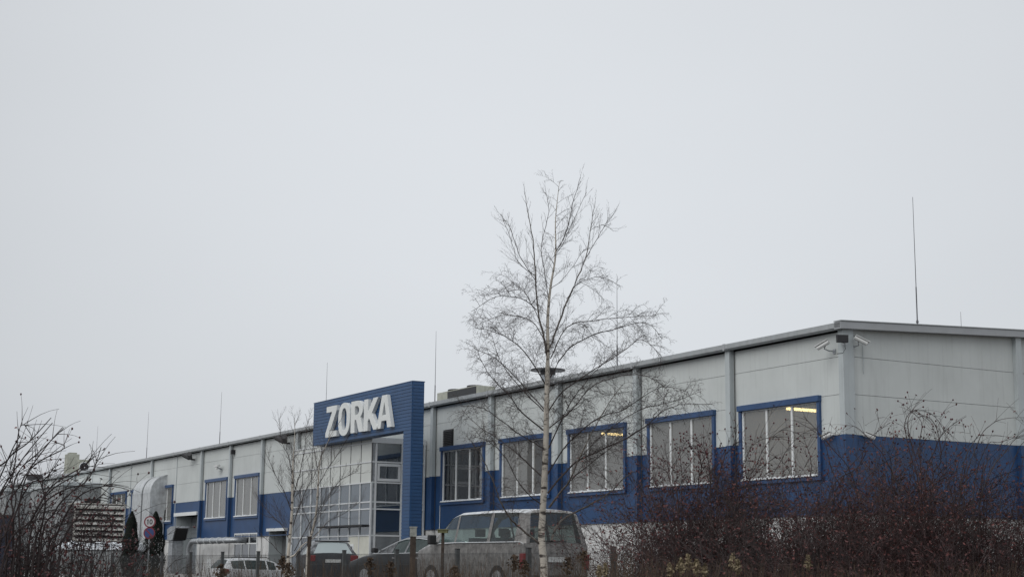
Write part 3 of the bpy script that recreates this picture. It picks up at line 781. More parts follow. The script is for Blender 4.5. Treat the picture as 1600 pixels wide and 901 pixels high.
m.build('flange',M['alu'],o)

# annex blocks at the far left
def annex(name,x0,x1,ytop,t,label,depth=12,openx=None):
    vA=-endw(x0,ytop,t)[0]; vB=-endw(x1,ytop,t)[0]; z=endw(x0,ytop,t)[1]
    o=fthing(name,t,(vA+vB)/2,.5,label,'annex building')
    lo,hi=min(vA,vB),max(vA,vB); c=(lo+hi)/2; lo-=c;hi-=c
    m=MB()
    n=3
    for i in range(n): m.box(0,depth,lo+(hi-lo)*i/n+.02,lo+(hi-lo)*(i+1)/n-.02,0,z-.5-.25)
    m.build('wall',M['annex'],o)
    m=MB(); m.box(.03,depth-.03,lo+.03,hi-.03,0,z-.6); m.build('wall_core',M['dark'],o)
    m=MB(); m.box(-.12,depth+.1,lo-.12,hi+.12,z-.75,z-.5); m.build('roof',M['grey2'],o)
    m=MB(); m.box(-.14,.2,lo-.1,hi+.1,z-.5,z-.44); m.build('roof_snow',M['snow'],o)
    return o,lo,hi,z
o,lo,hi,z=annex('annex_building',163.5,98,755,93,'grey annex with dark opening left of the last windows')
m=MB(); m.box(-.03,-.01,lo+.1,lo+1.6,z-.5-2.3,z-.5-1.3); m.build('dark_opening',M['black'],o)
m=MB(); m.box(-.05,-.02,lo+1.7,lo+2.7,z-.5-2.2,z-.5-1.5); m.build('window',M['white'],o)
o,lo,hi,z=annex('annex_building',90,10,765,112,'grey annex block with snowy roof edge at the far left')
m=MB(); m.box(-.03,-.01,lo+.5,lo+2.0,z-.5-3.2,z-.5-2.0); m.build('window',M['panedark'],o)

# louvred unit
Yl=84.
P0=at(114,845,Yl); P1=at(192,845,Yl+1.5)
o=empty('louvred_unit',(P0.x,P0.y,0.55),AZ,'large beige louvred air unit standing behind the left bushes','air unit')
Wd=(Vector((P1.x,P1.y,0))-Vector((P0.x,P0.y,0))).length; zb_=P0.z-.55; zt_=at(114,786,Yl).z-.55
m=MB(); m.box(0,Wd,.14,1.6,zb_-.05,zt_); m.build('casing',M['insidedark'],o)
m=MB(); m.box(0,.06,0,.14,zb_,zt_).box(Wd-.08,Wd,-.02,1.6,zb_,zt_).box(0,Wd,-.03,1.62,zt_,zt_+.05).box(0,Wd,0,.15,zb_-.06,zb_); m.build('frame',M['slat'],o)
for i in range(7):
    z=zb_+(zt_-zb_)*(i+.15)/7; h=(zt_-zb_)/7
    m=MB(); m.prism([(-.06,z),(-.04,z),(.13,z+h*.55),(.13,z+h*.62),(-.06,z+h*.10)] if i<6 else [(-.06,z),(-.04,z),(.13,z+h*.75),(.13,z+h*.84),(-.06,z+h*.45)],.06,Wd-.08,lambda p,q_,w:(w,p,q_)); m.build('slat',M['slat'],o)
m=MB()
for x in (.1,Wd-.2): m.box(x,x+.12,.1,.22,0,zb_).box(x,x+.12,1.3,1.42,0,zb_)
m.build('leg',M['galv'],o)
# low shed with snow below it
P0=at(88,858,80); P1=at(212,858,80)
o=empty('low_shed',((P0.x+P1.x)/2,80,.5),0,'low grey shed with a thick snowy roof under the louvred unit','shed')
hw=(P1.x-P0.x)/2; hz=P0.z-.5
m=MB(); m.box(-hw,hw,0,2.0,0,hz-.02); m.build('wall',M['annex'],o)
sn=MB(); nS=26
for i in range(nS):
    for j in range(4):
        x=-hw-.1+(2*hw+.2)*i/nS; h=.12+.22*R_.random()
        sn.box(x,x+(2*hw+.2)/nS,-.1+j*.55,-.1+(j+1)*.55,hz,hz+h+.05*j)
b_=sn.build('roof_snow',M['snow'],o,bevel=.04)
# navy container
P0=at(-60,806,58);P1=at(18,806,58)
o=empty('storage_container',((P0.x+P1.x)/2,60,.6),0,'dark navy container at the left edge behind the bushes','container')
hw=(P1.x-P0.x)/2; hz=P0.z-.6; o.location.y=58.6; o.location.x-=.3
m=MB(); m.box(-hw,hw,-.6,.6,.1,hz); m.build('body',M['navy'],o)
m=MB()
for i in range(14): m.box(-hw+2*hw*i/14+.03,-hw+2*hw*(i+.5)/14,-.64,-.601,.15,hz-.1)
m.build('corrugation',M['navy'],o)
m=MB(); m.box(-hw-.05,hw+.05,-.68,.65,hz,hz+.08); m.build('top_rail',M['darkmetal'],o)

# ------------------------------------------------------------------ road signs on one pole
Ys=80
P=xat(229.5,Ys,gh(-19,Ys)); zg=gh(P.x,P.y)
o=empty('road_sign',(P.x,Ys,zg),0,'pole with round 10 speed sign above a round no-parking sign','road sign')
z10=at(229,814.5,Ys).z-zg; zp=at(229,832,Ys).z-zg; rs=.30
m=MB(); m.tube([(0,0,0),(0,0,z10+.3)],.035,8); m.build('pole',M['galv'],o)
def disc(m,r,y0,y1,cz,n=28): m.prism([(r*math.cos(2*math.pi*i/n),r*math.sin(2*math.pi*i/n)) for i in range(n)],y0,y1,lambda p,q_,w:(p,w,q_+cz))
m=MB(); disc(m,rs,-.06,-.04,z10); s1=m.build('speed_limit_disc',M['signred'],o)
m=MB(); disc(m,rs*.78,-.068,-.061,z10); m.build('white_face',M['signwhite'],s1)
m=MB()
def box2(m,x0,x1,z0,z1): m.box(x0,x1,-.076,-.0685,z10+z0,z10+z1)
m.prism([(-.115,-.13),(-.07,-.13),(-.07,.13),(-.10,.13),(-.145,.09),(-.145,.055),(-.115,.075)],-.076,-.0685,lambda p,q_,w:(p,w,q_+z10))
n=24
for i in range(n):
    a0=2*math.pi*i/n;a1=2*math.pi*(i+1)/n
    q=[(.065+.078*math.cos(a0),.132*math.sin(a0)),(.065+.078*math.cos(a1),.132*math.sin(a1)),(.065+.036*math.cos(a1),.088*math.sin(a1)),(.065+.036*math.cos(a0),.088*math.sin(a0))]
    m.prism(q,-.076,-.0685,lambda p,q_,w:(p,w,q_+z10))
m.build('number_ten',M['black'],s1)
m=MB(); disc(m,rs,-.06,-.04,zp); s2=m.build('no_parking_disc',M['signred'],o)
m=MB(); disc(m,rs*.80,-.068,-.061,zp); m.build('blue_face',M['signblue'],s2)
m=MB(); w_=.035; L_=rs*.8*.97/math.sqrt(2)
m.prism([(-L_-w_*.7,L_-w_*.7),(-L_+w_*.7,L_+w_*.7),(L_+w_*.7,-L_+w_*.7),(L_-w_*.7,-L_-w_*.7)],-.075,-.0685,lambda p,q_,w:(p,w,q_+zp)); m.build('red_slash',M['signred'],s2)

# ------------------------------------------------------------------ thujas
def thuja(x,Y,ytop,wpx,label):
    P=xat(x,Y,gh(-19,Y)); zg=gh(P.x,P.y); H=at(x,ytop,Y).z-zg; Rr=wpx/F*Y/2
    o=empty('thuja_tree',(P.x,Y,zg),0,label,'conifer','dark columnar thujas')
    m=MB(); m.tube([(0,0,0),(0,0,H*.9)],[.07,.01],6); m.build('trunk',M['wood'],o)
    m=MB(); rr=random.Random(int(x))
    for i in range(5200):
        u=rr.random()**.8; z=H*u*.98+.05
        prof=(1-u**3.2)**.8*(.8+.2*min(1,u*4))
        r=Rr*prof*(1-.35*rr.random()**2)*(1+.12*math.sin(z*7+x)); a=rr.random()*6.283
        c=Vector((r*math.cos(a),r*math.sin(a),z)); d=Vector((math.cos(a)*.35,math.sin(a)*.35,1)).normalized(); s=Vector((-math.sin(a+rr.random()),math.cos(a),0)).normalized()
        l=.06+.07*rr.random(); ww=.018+.02*rr.random()
        m.quad(c-s*ww,c+s*ww,c+s*ww*.3+d*l,c-s*ww*.3+d*l)
    m.build('foliage',M['thuja'],o)
thuja(200.5,78,800,27,'dark columnar thuja left of the speed sign')
thuja(238,82,800,33,'wider dark columnar thuja just behind the speed sign')

# ------------------------------------------------------------------ cars
def lerp(a,b,t): return a+(b-a)*t
def car(name,loc,heading,label,paint,st,glassm,hubs,wr=.32,chrome=False,tail=None,rear_dark=False):
    """st: stations front->rear (y, ztop, wtop, zbelt, wbelt, side_glass, top_glass) flags for interval to next station"""
    o=empty(name,loc,heading,label,'car','vehicles parked in front of the hall' )
    body=MB();gl=MB()
    rows=[]
    for (y,zt,wt,zbt,wb,sg,tg) in st:
        half=[(wb*.93,.22),(wb*.99,.42),(wb,min(.75,zbt-.1)),(wb*.985,zbt),(wb*.985-.03,zbt+.012),(wt+.02,zt-.07),(wt-.09,zt-.008),(wt*.45,zt+.022),(0,zt+.028)]
        if zt-zbt<.12:
            half=[(wb*.93,.22),(wb*.99,.42),(wb,min(.75,zbt-.1)),(wb*.985,zbt-.03),(wb*.96,zbt),(wb*.90,zt-.012),(wb*.8,zt),(wb*.4,zt+.02),(0,zt+.028)]
        full=[(-a,b) for a,b in half]+[(a,b) for a,b in half[::-1][1:]]
        rows.append([(a,y,b) for a,b in full])
    n=len(rows[0])
    for i in range(len(rows)-1):
        b0=len(body.v); g0=len(gl.v)
        body.v+=rows[i]+rows[i+1]; gl.v+=[(p[0]*.992,p[1],p[2]-.004) for p in rows[i]+rows[i+1]]
        sg,tg=st[i][5],st[i][6]
        for k in range(n-1):
            isg=(sg and k in (4,n-6)) or (tg and k in (6,7,8,9)) 
            f=(k,k+1,n+k+1,n+k)
            if isg: gl.f.append(tuple(g0+q for q in f))
            else: body.f.append(tuple(b0+q for q in f))
    b0=len(body.v); body.v+=rows[0]; body.f.append(tuple(b0+k for k in range(n)))
    b0=len(body.v); body.v+=rows[-1]; body.f.append(tuple(b0+k for k in range(n))[::-1])
    # floor
    b0=len(body.v); body.v+=[rows[0][0],rows[0][-1],rows[-1][-1],rows[-1][0]]; body.f.append((b0,b0+1,b0+2,b0+3))
    bo=body.build('body',paint,o)
    import bmesh
    bm=bmesh.new(); bm.from_mesh(bo.data); bmesh.ops.remove_doubles(bm,verts=bm.verts,dist=1e-4); bmesh.ops.recalc_face_normals(bm,faces=bm.faces)
    for f in bm.faces: f.smooth=True
    for e in bm.edges:
        if len(e.link_faces)==2 and e.calc_face_angle(0)>rad(38): e.smooth=False
    bm.to_mesh(bo.data); bm.free()
    # every pane is its own part
    adj={}
    for fi,f in enumerate(gl.f):
        for q in f:
            key=tuple(round(c,4) for c in gl.v[q]); adj.setdefault(key,[]).append(fi)
    seen_=set()
    nb={i:set() for i in range(len(gl.f))}
    for l in adj.values():
        for a_ in l:
            nb[a_].update(l)
    for fi in range(len(gl.f)):
        if fi in seen_: continue
        comp=[];st_=[fi]; seen_.add(fi)
        while st_:
            c_=st_.pop(); comp.append(c_)
            for d_ in nb[c_]:
                if d_ not in seen_: seen_.add(d_); st_.append(d_)
        pm=MB()
        for c_ in comp:
            b_=len(pm.v); pm.v+=[gl.v[q] for q in gl.f[c_]]; pm.f.append((b_,b_+1,b_+2,b_+3))
        ym=sum(v[1] for v in pm.v)/len(pm.v); xm=sum(v[0] for v in pm.v)/len(pm.v)
        nm='side_window' if abs(xm)>.3 else ('windscreen' if ym>0 else 'rear_window')
        pm.build(nm,cdark if (nm=='rear_window' and rear_dark) else glassm,o)
    # seats
    s=MB()
    for (yy) in (st[0][0]*.12,-.75):
        for xx in (-.38,.38):
            s.box(xx-.24,xx+.24,yy-.1,yy+.1,.5,st[len(st)//2][3]+.12)
            s.box(xx-.13,xx+.13,yy-.1,yy-.02,st[len(st)//2][3]+.15,st[len(st)//2][3]+.34)
    s.build('seats',M['seat'],o)
    wy1,wy2,wx=hubs
    for yy in (wy1,wy2):
        for sx in (-1,1):
            t_=MB(); t_.tube([(sx*(wx-.20),yy,wr),(sx*(wx+.015),yy,wr)],[wr,wr],20); wo=t_.build('wheel',M['tyre'],o)
            t_=MB(); t_.tube([(sx*(wx+.016),yy,wr),(sx*(wx+.03),yy,wr)],[wr*.62,wr*.6],16); t_.build('rim',M['rim'],wo)
    return o
# --- van (heading +y local). heading angle: rotate so +y points along Dv
van_paint=mat('van_paint',(.205,.198,.19),.42,metal=.25,noise=.35,scale=9,snow=.75,streak=.3,strcol=(.16,.15,.14),sscale=7)
cglass=glass('car_glass',(.66,.76,.74),.88,.12,(.10,.13,.13),rough=.12)
cdark=glass('car_glass_tinted',(.25,.28,.27),.82,.18,(.05,.06,.055),rough=.12)
vst=[(2.44,.92,.60,.90,.86,0,0),(2.36,1.03,.7,1.00,.90,0,0),(1.75,1.20,.80,1.12,.95,0,1),
 (1.35,1.55,.76,1.17,.95,1,1),(.95,1.84,.73,1.18,.95,1,0),(.62,1.92,.73,1.18,.95,0,0),(.53,1.93,.73,1.18,.95,1,0),(-.85,1.955,.73,1.18,.95,0,0),
 (-.98,1.955,.73,1.18,.95,1,0),(-2.02,1.94,.73,1.18,.95,0,0),(-2.24,1.92,.73,1.18,.95,0,0),(-2.30,1.86,.725,1.18,.95,0,1),(-2.44,1.16,.80,1.15,.945,0,0),(-2.47,.7,.8,.68,.93,0,0),(-2.47,.5,.78,.45,.90,0,0)]
RL=at(817,880,36.2); hx=Vector((RL.x,RL.y,0))
VH=AZ+rad(5); VD=Vector((-math.sin(VH),math.cos(VH),0)); VR=Vector((math.cos(VH),math.sin(VH),0))
vc=hx+VR*.95+VD*2.45
van=car('parked_van',(vc.x,vc.y,GZ+.03),VH,'grey passenger van with frosted roof parked behind the birch',van_paint,vst,cglass,(1.62,-1.38,.94),rear_dark=True)
m=MB(); m.tube([(-.955,1.75,1.145),(-.957,.5,1.175),(-.957,-2.2,1.175)],.012,5); m.build('belt_trim',M['chrome'],van)
def addlight(o,x0,x1,y0,y1,z0,z1,mt=None,name='tail_light'):
    m=MB(); m.box(x0,x1,y0,y1,z0,z1); return m.build(name,mt or M['red'],o,bevel=.02)
addlight(van,-.965,-.82,-2.50,-2.32,.55,.92); addlight(van,.82,.965,-2.50,-2.32,.55,.92)
m=MB(); m.box(-.26,.26,-2.52,-2.48,.72,.84); m.build('number_plate',M['plate'],van)
m=MB(); m.prism([(-.3,1.19),(.3,1.19),(.28,1.22),(-.28,1.22)],-2.47,-2.45,lambda p,q_,w:(p,w,q_)); m.build('wiper',M['black'],van)
for s in (-1,1):
    m=MB(); m.box(s*1.0,s*1.22,1.28,1.40,1.14,1.38); mo=m.build('mirror',M['black'],van,bevel=.03)
    m=MB(); m.tube([(s*.9,1.35,1.16),(s*1.05,1.34,1.2)],.03,6); m.build('mirror_arm',M['black'],mo)
# tinted rear side
m=MB(); m.box(-.962,-.955,-.34,.45,1.24,1.26); 
# --- sedan
sedan_paint=mat('sedan_paint',(.024,.026,.029),.3,metal=.2,noise=.2,scale=8,snow=.18,sscale=9)
sst=[(2.38,.62,.5,.60,.70,0,0),(2.25,.74,.6,.72,.84,0,0),(1.6,.90,.7,.86,.90,0,0),(1.02,.985,.74,.93,.91,0,1),(.25,1.36,.60,.945,.91,1,0),
 (-.02,1.43,.58,.95,.91,1,0),(-.30,1.46,.58,.95,.91,0,0),(-.38,1.462,.58,.95,.91,1,0),(-1.05,1.43,.57,.96,.91,1,0),(-1.42,1.34,.56,.97,.90,1,1),(-1.80,1.18,.58,.98,.89,0,1),(-2.02,1.03,.66,.985,.88,0,0),(-2.3,1.0,.7,.97,.86,0,0),(-2.38,.75,.7,.73,.83,0,0)]
sglass=glass('sedan_glass',(.25,.30,.30),.6,.4,(.055,.085,.08),rough=.1)
RLs=at(703,880,43.6); hs=rad(44); Hd=Vector((-math.sin(hs),math.cos(hs),0)); Rr_=Vector((math.cos(hs),math.sin(hs),0))
c_=Vector((RLs.x,RLs.y,0))+Rr_*.9+Hd*2.35
sed=car('parked_sedan',(c_.x,c_.y,GZ+.03),hs,'dark sedan with chrome window trim between the van and the hatchback',sedan_paint,sst,sglass,(1.45,-1.35,.89))
m=MB()
for s in (-1,1):
    m.tube([(s*.905,1.0,.955),(s*.90,-.3,.965),(s*.895,-1.78,1.0),(s*.74,-1.62,1.22),(s*.60,-1.30,1.33),(s*.605,-.7,1.39),(s*.615,-.1,1.375),(s*.64,.25,1.30),(s*.82,.9,1.02)],.011,5)
m.build('window_trim',M['chrome'],sed)
for s in (-1,1):
    m=MB(); m.box(s*.92,s*1.10,.78,.92,.98,1.13); m.build('mirror',M['black'],sed,bevel=.03)
m=MB(); 
for s in (-1,1):
    for y in (.05,-.95): m.box(s*.90,s*.925,y-.1,y+.1,.82,.845)
m.build('door_handle',M['chrome'],sed)
addlight(sed,-.87,-.55,-2.42,-2.2,.72,.9);addlight(sed,.55,.87,-2.42,-2.2,.72,.9)
# --- hatchback seen from behind
hst=[(2.1,.65,.5,.63,.70,0,0),(1.95,.80,.6,.78,.82,0,0),(1.0,.96,.7,.92,.87,0,1),(.35,1.38,.58,.94,.87,1,0),(.0,1.44,.57,.95,.87,0,0),(-.08,1.45,.57,.95,.87,1,0),(-1.2,1.45,.57,.97,.87,0,0),(-1.72,1.42,.56,1.0,.86,0,0),(-1.78,1.38,.56,1.0,.86,0,1),(-2.08,1.0,.66,.98,.84,0,0),(-2.14,.7,.7,.68,.82,0,0)]
hglass=glass('hatch_glass',(.5,.6,.62),.3,.7,(.42,.48,.49),rough=.2)  # pale diffuse colour stands in for the bright reflection in the rear window
hatch_paint=mat('hatch_paint',(.018,.02,.026),.35,metal=.1,noise=.25,scale=8,snow=.3)
P=at(520,880,53); hh=rad(14)
ht=car('parked_hatchback',(P.x-math.sin(hh)*2.1,P.y+math.cos(hh)*2.1,GZ+.03),hh,'dark hatchback seen from behind with pale rear window',hatch_paint,hst,hglass,(1.3,-1.3,.85))
addlight(ht,-.86,-.60,-2.16,-1.95,.74,.95);addlight(ht,.60,.86,-2.16,-1.95,.74,.95)
m=MB(); m.box(-.26,.26,-2.19,-2.15,.70,.81); m.build('number_plate',M['plate'],ht)
m=MB(); m.tube([(-.6,-1.80,1.42),(.6,-1.80,1.42)],.025,5); m.build('spoiler',M['black'],ht)
# --- white estate heading right
west=[(2.3,.65,.5,.63,.70,0,0),(2.15,.78,.6,.76,.83,0,0),(1.1,.98,.72,.93,.89,0,1),(.4,1.36,.60,.95,.89,1,0),(.0,1.45,.58,.96,.89,0,0),(-.08,1.46,.58,.96,.89,1,0),(-1.15,1.47,.58,.98,.89,0,0),(-1.2,1.47,.58,.98,.89,1,0),(-1.85,1.42,.57,1.0,.88,0,0),(-1.95,1.40,.57,1.0,.88,0,1),(-2.28,1.0,.66,.98,.86,0,0),(-2.36,.6,.7,.58,.84,0,0)]
white_paint=mat('white_paint',(.60,.61,.62),.3,noise=.05,scale=6,snow=.6)
P=at(358,880,72); hw_=rad(-52)
est=car('parked_estate_car',(P.x-math.sin(hw_)*1.6,P.y+math.cos(hw_)*1.6,gh(P.x,P.y)-.16),hw_,'white estate car with red rear light beyond the fence',white_paint,west,sglass,(1.4,-1.4,.88))
addlight(est,-.88,-.62,-2.33,-2.05,.78,1.0);addlight(est,.62,.88,-2.33,-2.05,.78,1.0)
m=MB()
for s in (-1,1): m.tube([(s*.56,-1.8,1.48),(s*.56,-1.7,1.53),(s*.56,.0,1.54),(s*.56,.15,1.48)],.018,5)
m.build('roof_rail',M['black'],est)

# ------------------------------------------------------------------ fence : posts and wire panels
FP=13.3; fz=.33+ZE
def fpt(s,z): 
    P=Rv*FP+Dv*s; return Vector((P.x,P.y,z))
def s_of(x):
    r=ray(x,860); return FP*(Vector((r.x,r.y,0)).dot(Dv))/(Vector((r.x,r.y,0)).dot(Rv))
s0=s_of(1563); sA=s_of(538)
nP=round((sA-s0)/2.5); pitch_=(sA-s0)/nP
fe=empty('mesh_fence',fpt(s0,gh(*fpt(s0,0).xy)),FROT,'dark grey wire mesh fence running between the bushes and the car park','fence')
zb0=gh(*fpt(s0,0).xy)
np_=int((88-s0)/pitch_)
for i in range(-1,np_):
    m=MB(); m.box(i*pitch_-.035,i*pitch_+.035,-.035,.035,-.3,fz-zb0); p=m.build('post',M['post'],fe)
    MB().box(i*pitch_-.038,i*pitch_+.038,-.038,.038,fz-zb0,fz-zb0+.02).build('post_cap',M['black'],p)
    if i<14:
        m=MB(); top=fz-zb0-.06; bot=.05
        for k in range(1,50): x=i*pitch_+k*.05; m.box(x-.0022,x+.0022,.036,.0405,bot,top)
        for z in (bot+.02,bot+.22,bot+.42,bot+.62,bot+.82,top-.22,top-.02): m.box(i*pitch_,(i+1)*pitch_,.0415,.047,z-.0025,z+.0025)
        m.build('mesh_panel',M['post'],fe)
    else:
        m=MB(); top=fz-zb0-.06
        for k in range(1,25): x=i*pitch_+k*.1; m.box(x-.003,x+.003,.036,.0405,.05,top)
        for z in (.07,.3,.6,.9,top-.02): m.box(i*pitch_,(i+1)*pitch_,.0415,.047,z-.004,z+.004)
        m.build('mesh_panel',M['post'],fe)

# wooden posts
def wpost(x,ytop,Y,wpx,label,capm,capw=1.5,caph=.16):
    zt=at(x,ytop,Y).z; P=xat(x,Y,.8); zg=gh(P.x,P.y); hw=wpx/F*Y/2
    o=empty('wooden_post',(P.x,Y,zg),R_.uniform(-.2,.2),label,'post')
    m=MB(); m.box(-hw,hw,-hw,hw,-.2,zt-zg-caph); m.build('post',M['wood'],o,bevel=.01)
    m=MB(); m.box(-hw*capw,hw*capw,-hw*capw,hw*capw,zt-zg-caph,zt-zg-.02); m.box(-hw*capw*1.15,hw*capw*1.15,-hw*capw*1.15,hw*capw*1.15,zt-zg-.02,zt-zg); m.build('cap',capm,o)
wpost(643,822,27,9,'brown wooden post with pale square cap in front of the sedan',M['cap'],1.15,.17)
wpost(690,826,30,4.5,'thin post with flat mossy cap in front of the van mirror',M['mosscap'],3.2,.07)
wpost(480,837,30,4,'thin dark wooden stake in front of the hatchback',M['wood'],1.3,.2)
P=xat(324,55,.6); o=empty('white_board',(P.x,55,gh(P.x,55)),0,'small upright white board beyond the fence left of the estate car','board')
h=at(324,872,55).z-gh(P.x,55); m=MB(); m.box(-.075,.075,-.02,.02,h-.9,h); m.build('board',M['white'],o)
MB().box(-.03,.03,.021,.05,0,h-.1).build('stake',M['wood'],o)

# ------------------------------------------------------------------ trees
def spl(pts,n):      # catmull-rom resample
    out=[];P=[pts[0]]+list(pts)+[pts[-1]]
    for i in range(1,len(P)-2):
        for k in range(n):
            t=k/n; a,b,c,d=P[i-1],P[i],P[i+1],P[i+2]
            out.append(.5*((2*b)+(c-a)*t+(2*a-5*b+4*c-d)*t*t+(3*b-a-3*c+d)*t**3))
    out.append(pts[-1]); return out
def rvec(r): return Vector((r.gauss(0,1),r.gauss(0,1),r.gauss(0,1))).normalized()
def grow(mb,p,d,L,r0,rr,droop,seg=7,n=3,wob=.06,lift=0):
    pts=[p.copy()];rs=[r0]; d=d.normalized(); st=L/seg
    for i in range(seg):
        f=(i+1)/seg
        d=(d+rvec(rr)*wob+Vector((0,0,-droop*f+lift*(1-f)))).normalized()
        p=p+d*st; pts.append(p.copy()); rs.append(max(r0*(1-f*.85),.0011))
    mb.tube(pts,rs,n,cap=False)
    return pts
def twigs(mb,path,r,rr,dens,L0,droop,r0,lvl,spread=.8,f0=.1,flat=1.0,lift=0):
    tot=sum((path[i+1]-path[i]).length for i in range(len(path)-1)); n=max(1,int(tot*dens))
    for k in range(n):
        f=f0+(1-f0)*(k+rr.random())/n; fi=min(f*(len(path)-1),len(path)-1.001); i=int(fi); p=path[i].lerp(path[i+1],fi-i)
        d=(path[i+1]-path[i]).normalized(); s=rvec(rr); s=(s-d*s.dot(d)).normalized(); s.y*=flat
        if s.z<0 and rr.random()<.45: s.z=-s.z
        L=L0*(.45+.75*rr.random())*(1-.55*f)
        q=grow(mb,p,d*(1-.35*spread)+s*spread,L,r0*(.8+.4*rr.random()),rr,droop,seg=6 if lvl else 5,n=3,lift=lift)
        if lvl>0: twigs(mb,q,r,rr,dens*LV_D,L*.55,droop*1.25,r0*.62,lvl-1,spread,.12,flat)
LV_D=1.5
def birch(name,Y,trunk,limbs,label,seed,limb_r,tw,deep=1.0,zb=None,rt=.095):
    rr=random.Random(seed)
    base=xat(trunk[0][0],Y,gh(.4,Y)); zg=gh(base.x,base.y)
    o=empty(name,(base.x,Y,zg),0,label,'tree'); O=Vector((base.x,Y,zg))
    tp=[Vector((base.x,Y,zg-.05))]+[at(x,y,Y) for x,y in trunk[1:]]
    T=spl([p-O for p in tp],5)
    n=len(T); m=MB(); m.tube(T,[rt*(lerp(1,.62,i/(n-1)/.6) if i/(n-1)<.6 else lerp(.5,.05,(i/(n-1)-.6)/.4)) for i in range(n)],10); m.build('trunk',M['bark'],o,smooth=True)
    tm=MB()
    for (pts,r,dep) in limbs:
        k=len(pts); P=[at(x,y,Y+dep*deep*(i/(k-1)))-O for i,(x,y) in enumerate(pts)]
        S=spl(P,4); ns=len(S)
        S=[S[0]]+[p+rvec(rr)*.008 for p in S[1:]]
        r*=.66 if Y<26 else .8; mm=MB(); mm.tube(S,[lerp(r,max(.003,r*.22),i/(ns-1)) for i in range(ns)],6,cap=False)
        mm.build('limb',M['bark'] if r>.034 else M['limb'] if r>.016 else M['twig'],o,smooth=True)
        my=sum(y for x,y in pts)/len(pts)
        if my<440 and tw['droop']>0: twigs(tm,S,r,rr,tw['dens']*.85,tw['L']*.72,-.12,tw['r']*.8,tw['lvl']-1,.5,.12)
        else: twigs(tm,S,r,rr,tw['dens'],tw['L'],tw['droop']*1.35,tw['r'],tw['lvl'],tw['spread'],.12)
    twigs(tm,T[int(n*tw.get('t0',.35)):],0,rr,tw['dens']*1.0,tw['L']*1.15,tw['droop'],tw['r'],tw['lvl'],tw['spread'],.0)
    tm.build('twigs',M['twig'],o)
    return o,O
YB=24.
bl=[
 # leaders
 ([(855,556),(850,527),(841,488),(837,437),(834,386),(826,340),(820,302)],.030,-.3),
 ([(856,548),(866,525),(882,482),(899,441),(915,403),(922,361),(930,315)],.028,.3),
 ([(868,395),(885,361),(895,319),(907,277)],.013,-.1),
 ([(857,470),(850,420),(846,380),(858,330),(852,300)],.012,.4),
 ([(838,440),(812,400),(795,350),(785,345)],.010,.3),
 ([(836,430),(810,410),(797,370),(783,335)],.009,-.3),
 ([(915,403),(935,370),(948,345),(953,335)],.008,.2),
 ([(866,400),(880,380),(893,350),(916,300)],.008,-.4),
 ([(921,361),(940,352),(958,360)],.006,.3),
 # upper arcs left
 ([(838,484),(815,466),(775,464),(737,486)],.012,-.6),
 ([(841,497),(820,456),(795,455),(752,463)],.009,.6),
 ([(850,530),(830,500),(790,492),(750,505)],.011,.9),
 ([(852,600),(818,548),(778,520),(742,512)],.016,-.9),
 ([(851,640),(815,600),(775,560),(742,545)],.016,.7),
 ([(849,672),(812,640),(799,622),(762,581),(745,545)],.018,-.8),
 ([(849,642),(806,597),(781,562),(768,520)],.015,.9),
 ([(848,745),(812,712),(785,690),(752,668),(722,640)],.017,.6),
 ([(848,790),(815,760),(790,715),(765,690),(742,682)],.014,-.9),
 ([(847,852),(814,825),(796,808),(781,780),(764,737),(748,705),(728,680)],.026,-1.0),
 ([(849,700),(815,680),(775,650),(750,636),(720,634)],.014,-.5),
 # right side
 ([(858,592),(880,555),(911,530),(970,511),(1010,505),(1036,530)],.018,.8),
 ([(860,560),(885,512),(930,500),(985,495),(1025,492)],.014,-.7),
 ([(858,640),(880,610),(911,589),(970,551),(1004,530),(1034,556)],.018,-.9),
 ([(886,466),(905,442),(938,432),(966,446)],.009,.5),
 ([(860,452),(885,430),(905,400),(912,390)],.007,-.5),
 ([(857,700),(880,650),(905,610),(940,570),(975,545)],.018,.9),
 ([(856,740),(890,690),(940,650),(975,640),(1032,604),(1075,612)],.018,-.7),
 ([(858,792),(875,770),(889,752),(905,715),(925,675),(945,640),(972,600)],.030,-.8),
 ([(862,845),(869,823),(886,806),(919,790),(952,769),(972,750),(990,735)],.034,.9),
 ([(856,770),(895,725),(930,707),(980,684),(1013,662),(1040,640),(1070,631),(1112,632)],.024,1.0),
 ([(889,752),(918,727),(960,695),(1005,668),(1042,650)],.014,-1.1),
 ([(905,715),(950,672),(1000,640),(1050,628),(1096,610)],.013,.8),
 ([(858,668),(893,640),(930,600),(985,585),(1020,592),(1045,612)],.015,-1.2),
]
birch('birch_tree',YB,[(851,900),(850,890),(846,840),(848,800),(851,740),(853,690),(854,640),(855,598),(856,555),(856,496),(860,450),(868,399),(868,344),(874,285)],bl,
 'tall bare birch with pale trunk standing in front of the van',11,None,dict(dens=13.5,L=.70,droop=.17,r=.0036,lvl=2,spread=.85,t0=.32),rt=.060)
